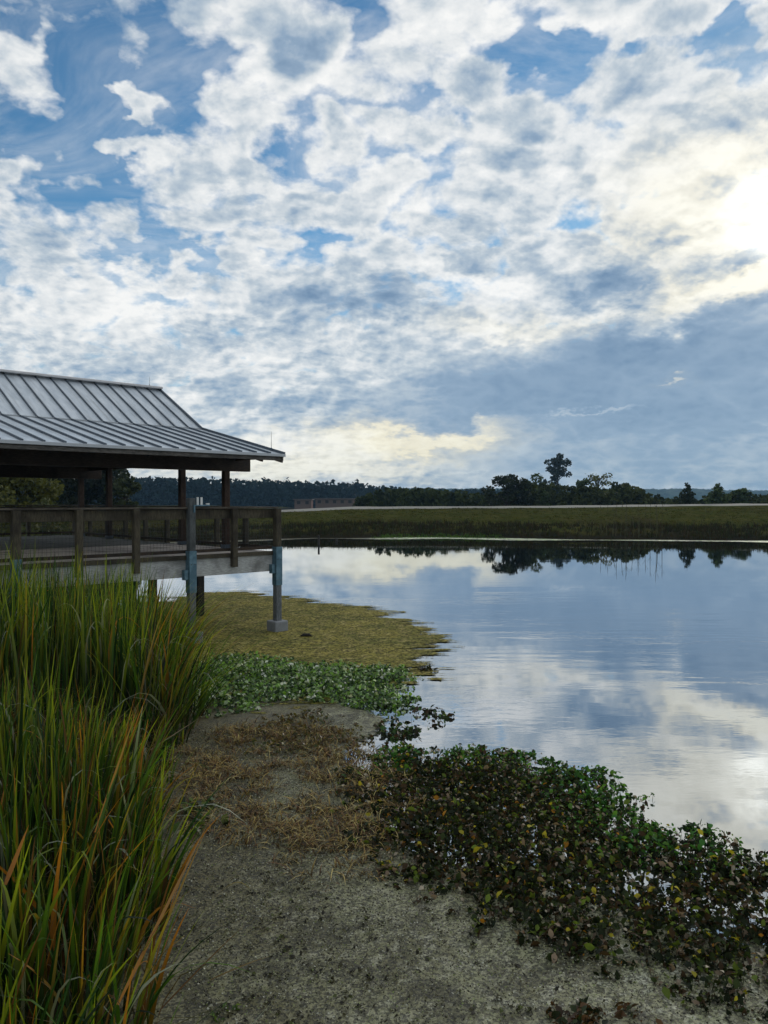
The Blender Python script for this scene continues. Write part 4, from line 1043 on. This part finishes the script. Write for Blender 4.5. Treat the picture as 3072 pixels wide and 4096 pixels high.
def mat_material(name, cols, scale, gap, specks=0.0):
    m, n = material(name)
    cv = n.new('ShaderNodeAttribute', attribute_name='cover').outputs['Fac']
    fine = n.noise(n.pos, scale, 4.0, 0.7, 0.3); mid = n.noise(n.pos, scale * 0.13, 4.0, 0.6); big = n.noise(n.pos, 0.9, 4.0, 0.6, 0.5)
    vo = n.new('ShaderNodeTexVoronoi'); n.put(vo.inputs['Vector'], n.pos); vo.inputs['Scale'].default_value = scale * 0.9
    vr = n.sep(vo.outputs['Color'])[0]
    c = n.mix(n.map(big, 0.38, 0.62), cols[0], cols[1])
    c = n.mix(n.map(mid, 0.45, 0.68), c, cols[2])
    blot = n.noise(n.pos, 2.4, 5.0, 0.68, 0.8)
    if not specks: c = n.mix(n.map(n.m('MULTIPLY_ADD', big, 1.8, n.m('MULTIPLY', n.sep(n.pos)[0], -0.75)), 0.9, 2.6, 0.0, 0.85), c, (0.085, 0.070, 0.026))
    if not specks: c = n.mix(n.map(blot, 0.48, 0.62, 0.0, 0.85), c, (0.046, 0.043, 0.018))
    if not specks: c = n.mix(n.map(n.m('MULTIPLY_ADD', big, 1.6, n.m('MULTIPLY_ADD', n.sep(n.pos)[0], 0.8, -0.6)), 0.0, 2.0), c, n.mix(1.0, c, (1.5, 1.55, 1.75), 'MULTIPLY'))  # lighter to the right: sun-side sky sheen painted into the colour
    c = n.mix(n.map(n.m('MULTIPLY_ADD', vr, 0.5, fine), 0.55, 0.95), n.mix(1.0, c, (0.32, 0.32, 0.30), 'MULTIPLY'), n.mix(1.0, c, (1.5, 1.5, 1.42), 'MULTIPLY'))
    sh = principled(n, c, 0.55 if not specks else 0.9, 0, 0.45 if not specks else 0.08, bump(n, n.m('MULTIPLY_ADD', vr, 0.4, n.m('MULTIPLY_ADD', mid, 1.2, fine)), 0.8, 0.02))
    tr = n.new('ShaderNodeBsdfTransparent'); mx = n.new('ShaderNodeMixShader')
    fing = n.noise(n.v('MULTIPLY', n.pos, (0.5, 2.2, 1.0)), 1.1, 5.0, 0.6, 0.6)        # wind-drawn fingers at the open edge
    th = n.m('ADD', n.m('MULTIPLY', cv, 1.5), n.m('ADD', n.m('MULTIPLY_ADD', mid, 0.4, n.m('MULTIPLY', fing, 2.2 if specks else 0.7)), n.m('MULTIPLY', fine, 0.4)))
    f = n.map(th, gap, gap + 0.10)
    n.put(mx.inputs[0], f); n.t.links.new(tr.outputs[0], mx.inputs[1]); n.t.links.new(sh, mx.inputs[2]); surf(n, mx.outputs[0])
    return m
M['algae'] = mat_material('algae_mat', [(0.200, 0.172, 0.040), (0.115, 0.112, 0.026), (0.25, 0.21, 0.075)], 26.0, 2.15, 1.0)
M['scum'] = mat_material('duckweed_scum', [(0.185, 0.185, 0.105), (0.110, 0.105, 0.050), (0.25, 0.245, 0.175)], 62.0, 1.66)
M['shore_scum'] = mat_material('shore_scum', [(0.33, 0.33, 0.22), (0.17, 0.24, 0.07), (0.38, 0.36, 0.27)], 4.0, 1.75)
A1 = gpoly([(300, 2600), (560, 2420), (800, 2370), (960, 2372), (1150, 2395), (1350, 2420), (1540, 2450), (1620, 2500), (1720, 2545), (1750, 2580), (1650, 2620), (1690, 2660), (1620, 2720), (1500, 2760), (1100, 2790), (600, 2830)])
float_mat('algae_mat', 'olive-gold algae mat floating round the corner post footing', A1, 0.16, M['algae'], 0.012, 'algae mat', 3.2)
A2 = gpoly([(300, 2880), (700, 2790), (1000, 2790), (1300, 2800), (1500, 2840), (1590, 2880), (1500, 2960), (1400, 3020), (1480, 3180), (1650, 3380), (2000, 3500), (2400, 3600), (2750, 3690), (3200, 3780), (3700, 4000), (3900, 5200), (200, 5200), (0, 4000)])
float_mat('duckweed_scum', 'grey-green duckweed scum covering the shallows in the foreground', A2, 0.12, M['scum'], 0.006, 'duckweed', 0.9)
# loose flecks on the scum
rs = np.random.default_rng(81)
x, y, d = sample(gpoly([(560, 2900), (1500, 2860), (1400, 3050), (1500, 3250), (1900, 3500), (2700, 3680), (3300, 3850), (3500, 4250), (560, 4250)]), 3000, rs, 0.5, 0.3)
P0 = np.stack([x, y, np.full(len(x), 0.016) + rs.uniform(0, 0.02, len(x))], -1)
V, Fq = quads(P0, rs.uniform(0.006, 0.019, len(x)), rs, 0.55)
c = pick(rs, len(x), [(0.42, 0.42, 0.34), (0.24, 0.24, 0.15), (0.035, 0.032, 0.02), (0.20, 0.24, 0.09), (0.11, 0.10, 0.06)], [1.6, 3.4, 4.4, 1, 3])
tag(np_mesh('duckweed_flecks', V, Fq, M['leaf_dull'], None, np.repeat(c, 4, 0)), 'loose pale and dark flecks of duckweed on the foreground scum', 'duckweed', kind='stuff')
# waterline strip along the far bank
xx = np.linspace(-34, 60, 80)
ysh = interp(xx, SHORE) + wig(xx, xx * 0, 0.35) * 1.3
wd = 2.6 + 1.2 * np.sin(xx * 0.23) + 0.8 * np.sin(xx * 0.61 + 1)
SP = [(a, b + 0.8) for a, b in zip(xx, ysh)] + [(a, b - w) for a, b, w in zip(xx[::-1], ysh[::-1], wd[::-1])]
float_mat('shore_scum', 'pale scum strip along the far waterline', SP, 0.5, M['shore_scum'], 0.012, 'scum', 1.6)

# ---- far bank vegetation
def bank_tufts(name, label, cnt, seed, t0, t1, h0, h1, cb, pb, ct, pt, x0=-45, x1=62, where=None, w=(0.03, 0.07)):
    rs = np.random.default_rng(seed)
    x = rs.uniform(x0, x1, cnt); ys_ = interp(x, SHORE) + wig(x, x * 0, 0.35) * 1.3
    y = ys_ + rs.uniform(t0, t1, cnt)
    if where is not None: ok = where(x, y, rs); x, y = x[ok], y[ok]
    k = len(x); z = height(x, y)
    per = 6; x = np.repeat(x, per) + rs.normal(0, 0.14, k * per); y = np.repeat(y, per) + rs.normal(0, 0.14, k * per); z = np.repeat(z, per) - 0.03
    Hh = np.repeat(rs.uniform(h0, h1, k), per) * rs.uniform(0.6, 1.15, k * per); k *= per
    V, Fq, C = blades(np.stack([x, y, z], -1), Hh, rs.uniform(-3.14, 3.14, k), rs.uniform(0.05, 0.5, k), rs.uniform(*w, k), pick(rs, k, cb, pb), pick(rs, k, ct, pt), rs, 3)
    return tag(np_mesh(name, V, Fq, M['bank_grass'], None, C), label, 'grass', kind='stuff')
DB = [(0.030, 0.028, 0.014), (0.020, 0.030, 0.010), (0.045, 0.030, 0.020)]
bank_tufts('bank_grass', 'dark rushes and brown grass along the foot of the far bank', 6500, 91, 0.4, 9.0, 0.20, 0.70, DB, [1, 1, 1], [(0.04, 0.032, 0.018), (0.026, 0.045, 0.011), (0.050, 0.030, 0.024), (0.014, 0.018, 0.008)], [2, 2, 2, 2],
           where=lambda x, y, r: r.random(len(x)) < 0.35 + 0.65 * (wig(x, y, 0.42, 3.0) > -0.12))
bank_tufts('slope_grass', 'short olive grass covering the slope of the dam', 9000, 92, 8.0, 31.0, 0.05, 0.15, [(0.03, 0.04, 0.010), (0.04, 0.033, 0.013)], [2, 1], [(0.080, 0.092, 0.014), (0.105, 0.080, 0.024), (0.045, 0.055, 0.012)], [3, 2.2, 2], w=(0.05, 0.12))
bank_tufts('shore_greens', 'bright green weeds at the far waterline', 1500, 93, -1.0, 0.9, 0.12, 0.34, [(0.05, 0.10, 0.02)], [1], [(0.09, 0.19, 0.04), (0.14, 0.20, 0.05)], [2, 1], x0=-3, x1=50,
           where=lambda x, y, r: ((x > -1) & (x < 10)) | (x > 36))
# bare tall stems on the far shore
rs = np.random.default_rng(95)
M['stalk'] = wood('stalk', (0.04, 0.04, 0.018), (0.09, 0.085, 0.04), (4, 4, 1), 0.9)
for i in range(15):
    px = 2440 + 250 * (i + rs.uniform(-0.3, 0.3)) / 15; X = ray(px, 2005).x * 62.5; Y = float(np.interp(X, [s[0] for s in SHORE], [s[1] for s in SHORE])) + 1.6 + rs.uniform(-0.5, 0.5)
    mb = MB(); h = rs.uniform(2.3, 3.6); lx = rs.uniform(-0.25, 0.25)
    mb.tube([(0, 0, -0.1), (lx * 0.3, 0, h * 0.5), (lx, 0.03, h)], [0.028, 0.02, 0.008], 5)
    for q in range(3):
        z = h * rs.uniform(0.4, 0.9); a = rs.uniform(-0.35, 0.35); mb.tube([(lx * 0.5 * z / h, 0, z), (lx * 0.6 + a, 0.02, z + 0.35)], [0.011, 0.004], 4)
    o = mb.build('reed_stalk', M['stalk']); o.location = (X, Y, gz(X, Y))
    tag(o, 'thin bare reed stalk standing in the row on the far shore', 'reed', 'bare reed stalks on the far shore')

# ---- driftwood on the algae
p = on_z(1226, 2548); dw = MB()
dw.tube([(-0.14, 0, 0.02), (-0.06, 0.01, 0.045), (0.05, 0, 0.05), (0.14, -0.02, 0.02)], [0.018, 0.045, 0.038, 0.012], 8)
dw.tube([(0.03, 0, 0.05), (0.09, -0.05, 0.09)], [0.014, 0.006], 5)
o = dw.build('driftwood', M['dark_pile'], None, smooth=True); o.location = (p.x, p.y, 0.0)
tag(o, 'small dark lump of driftwood on the algae right of the corner post footing', 'driftwood')

# ---------------------------------------------------------------- thin morning haze
m = bpy.data.materials.new('haze_air'); m.use_nodes = True
m.node_tree.nodes.clear(); n = NT(m.node_tree)
pvn = n.new('ShaderNodeVolumePrincipled'); pvn.inputs['Color'].default_value = (0.36, 0.66, 1.0, 1); pvn.inputs['Density'].default_value = 0.00022
pvn.inputs['Anisotropy'].default_value = 0.2
ho = n.new('ShaderNodeOutputMaterial'); m.node_tree.links.new(pvn.outputs[0], ho.inputs['Volume'])
mb = MB(); mb.box(-3200, 3200, -3200, 3200, -2.0, 46.0); hz = mb.build('haze', m)
tag(hz, 'thin pale haze that fades the far trees and hills to blue', kind='stuff')
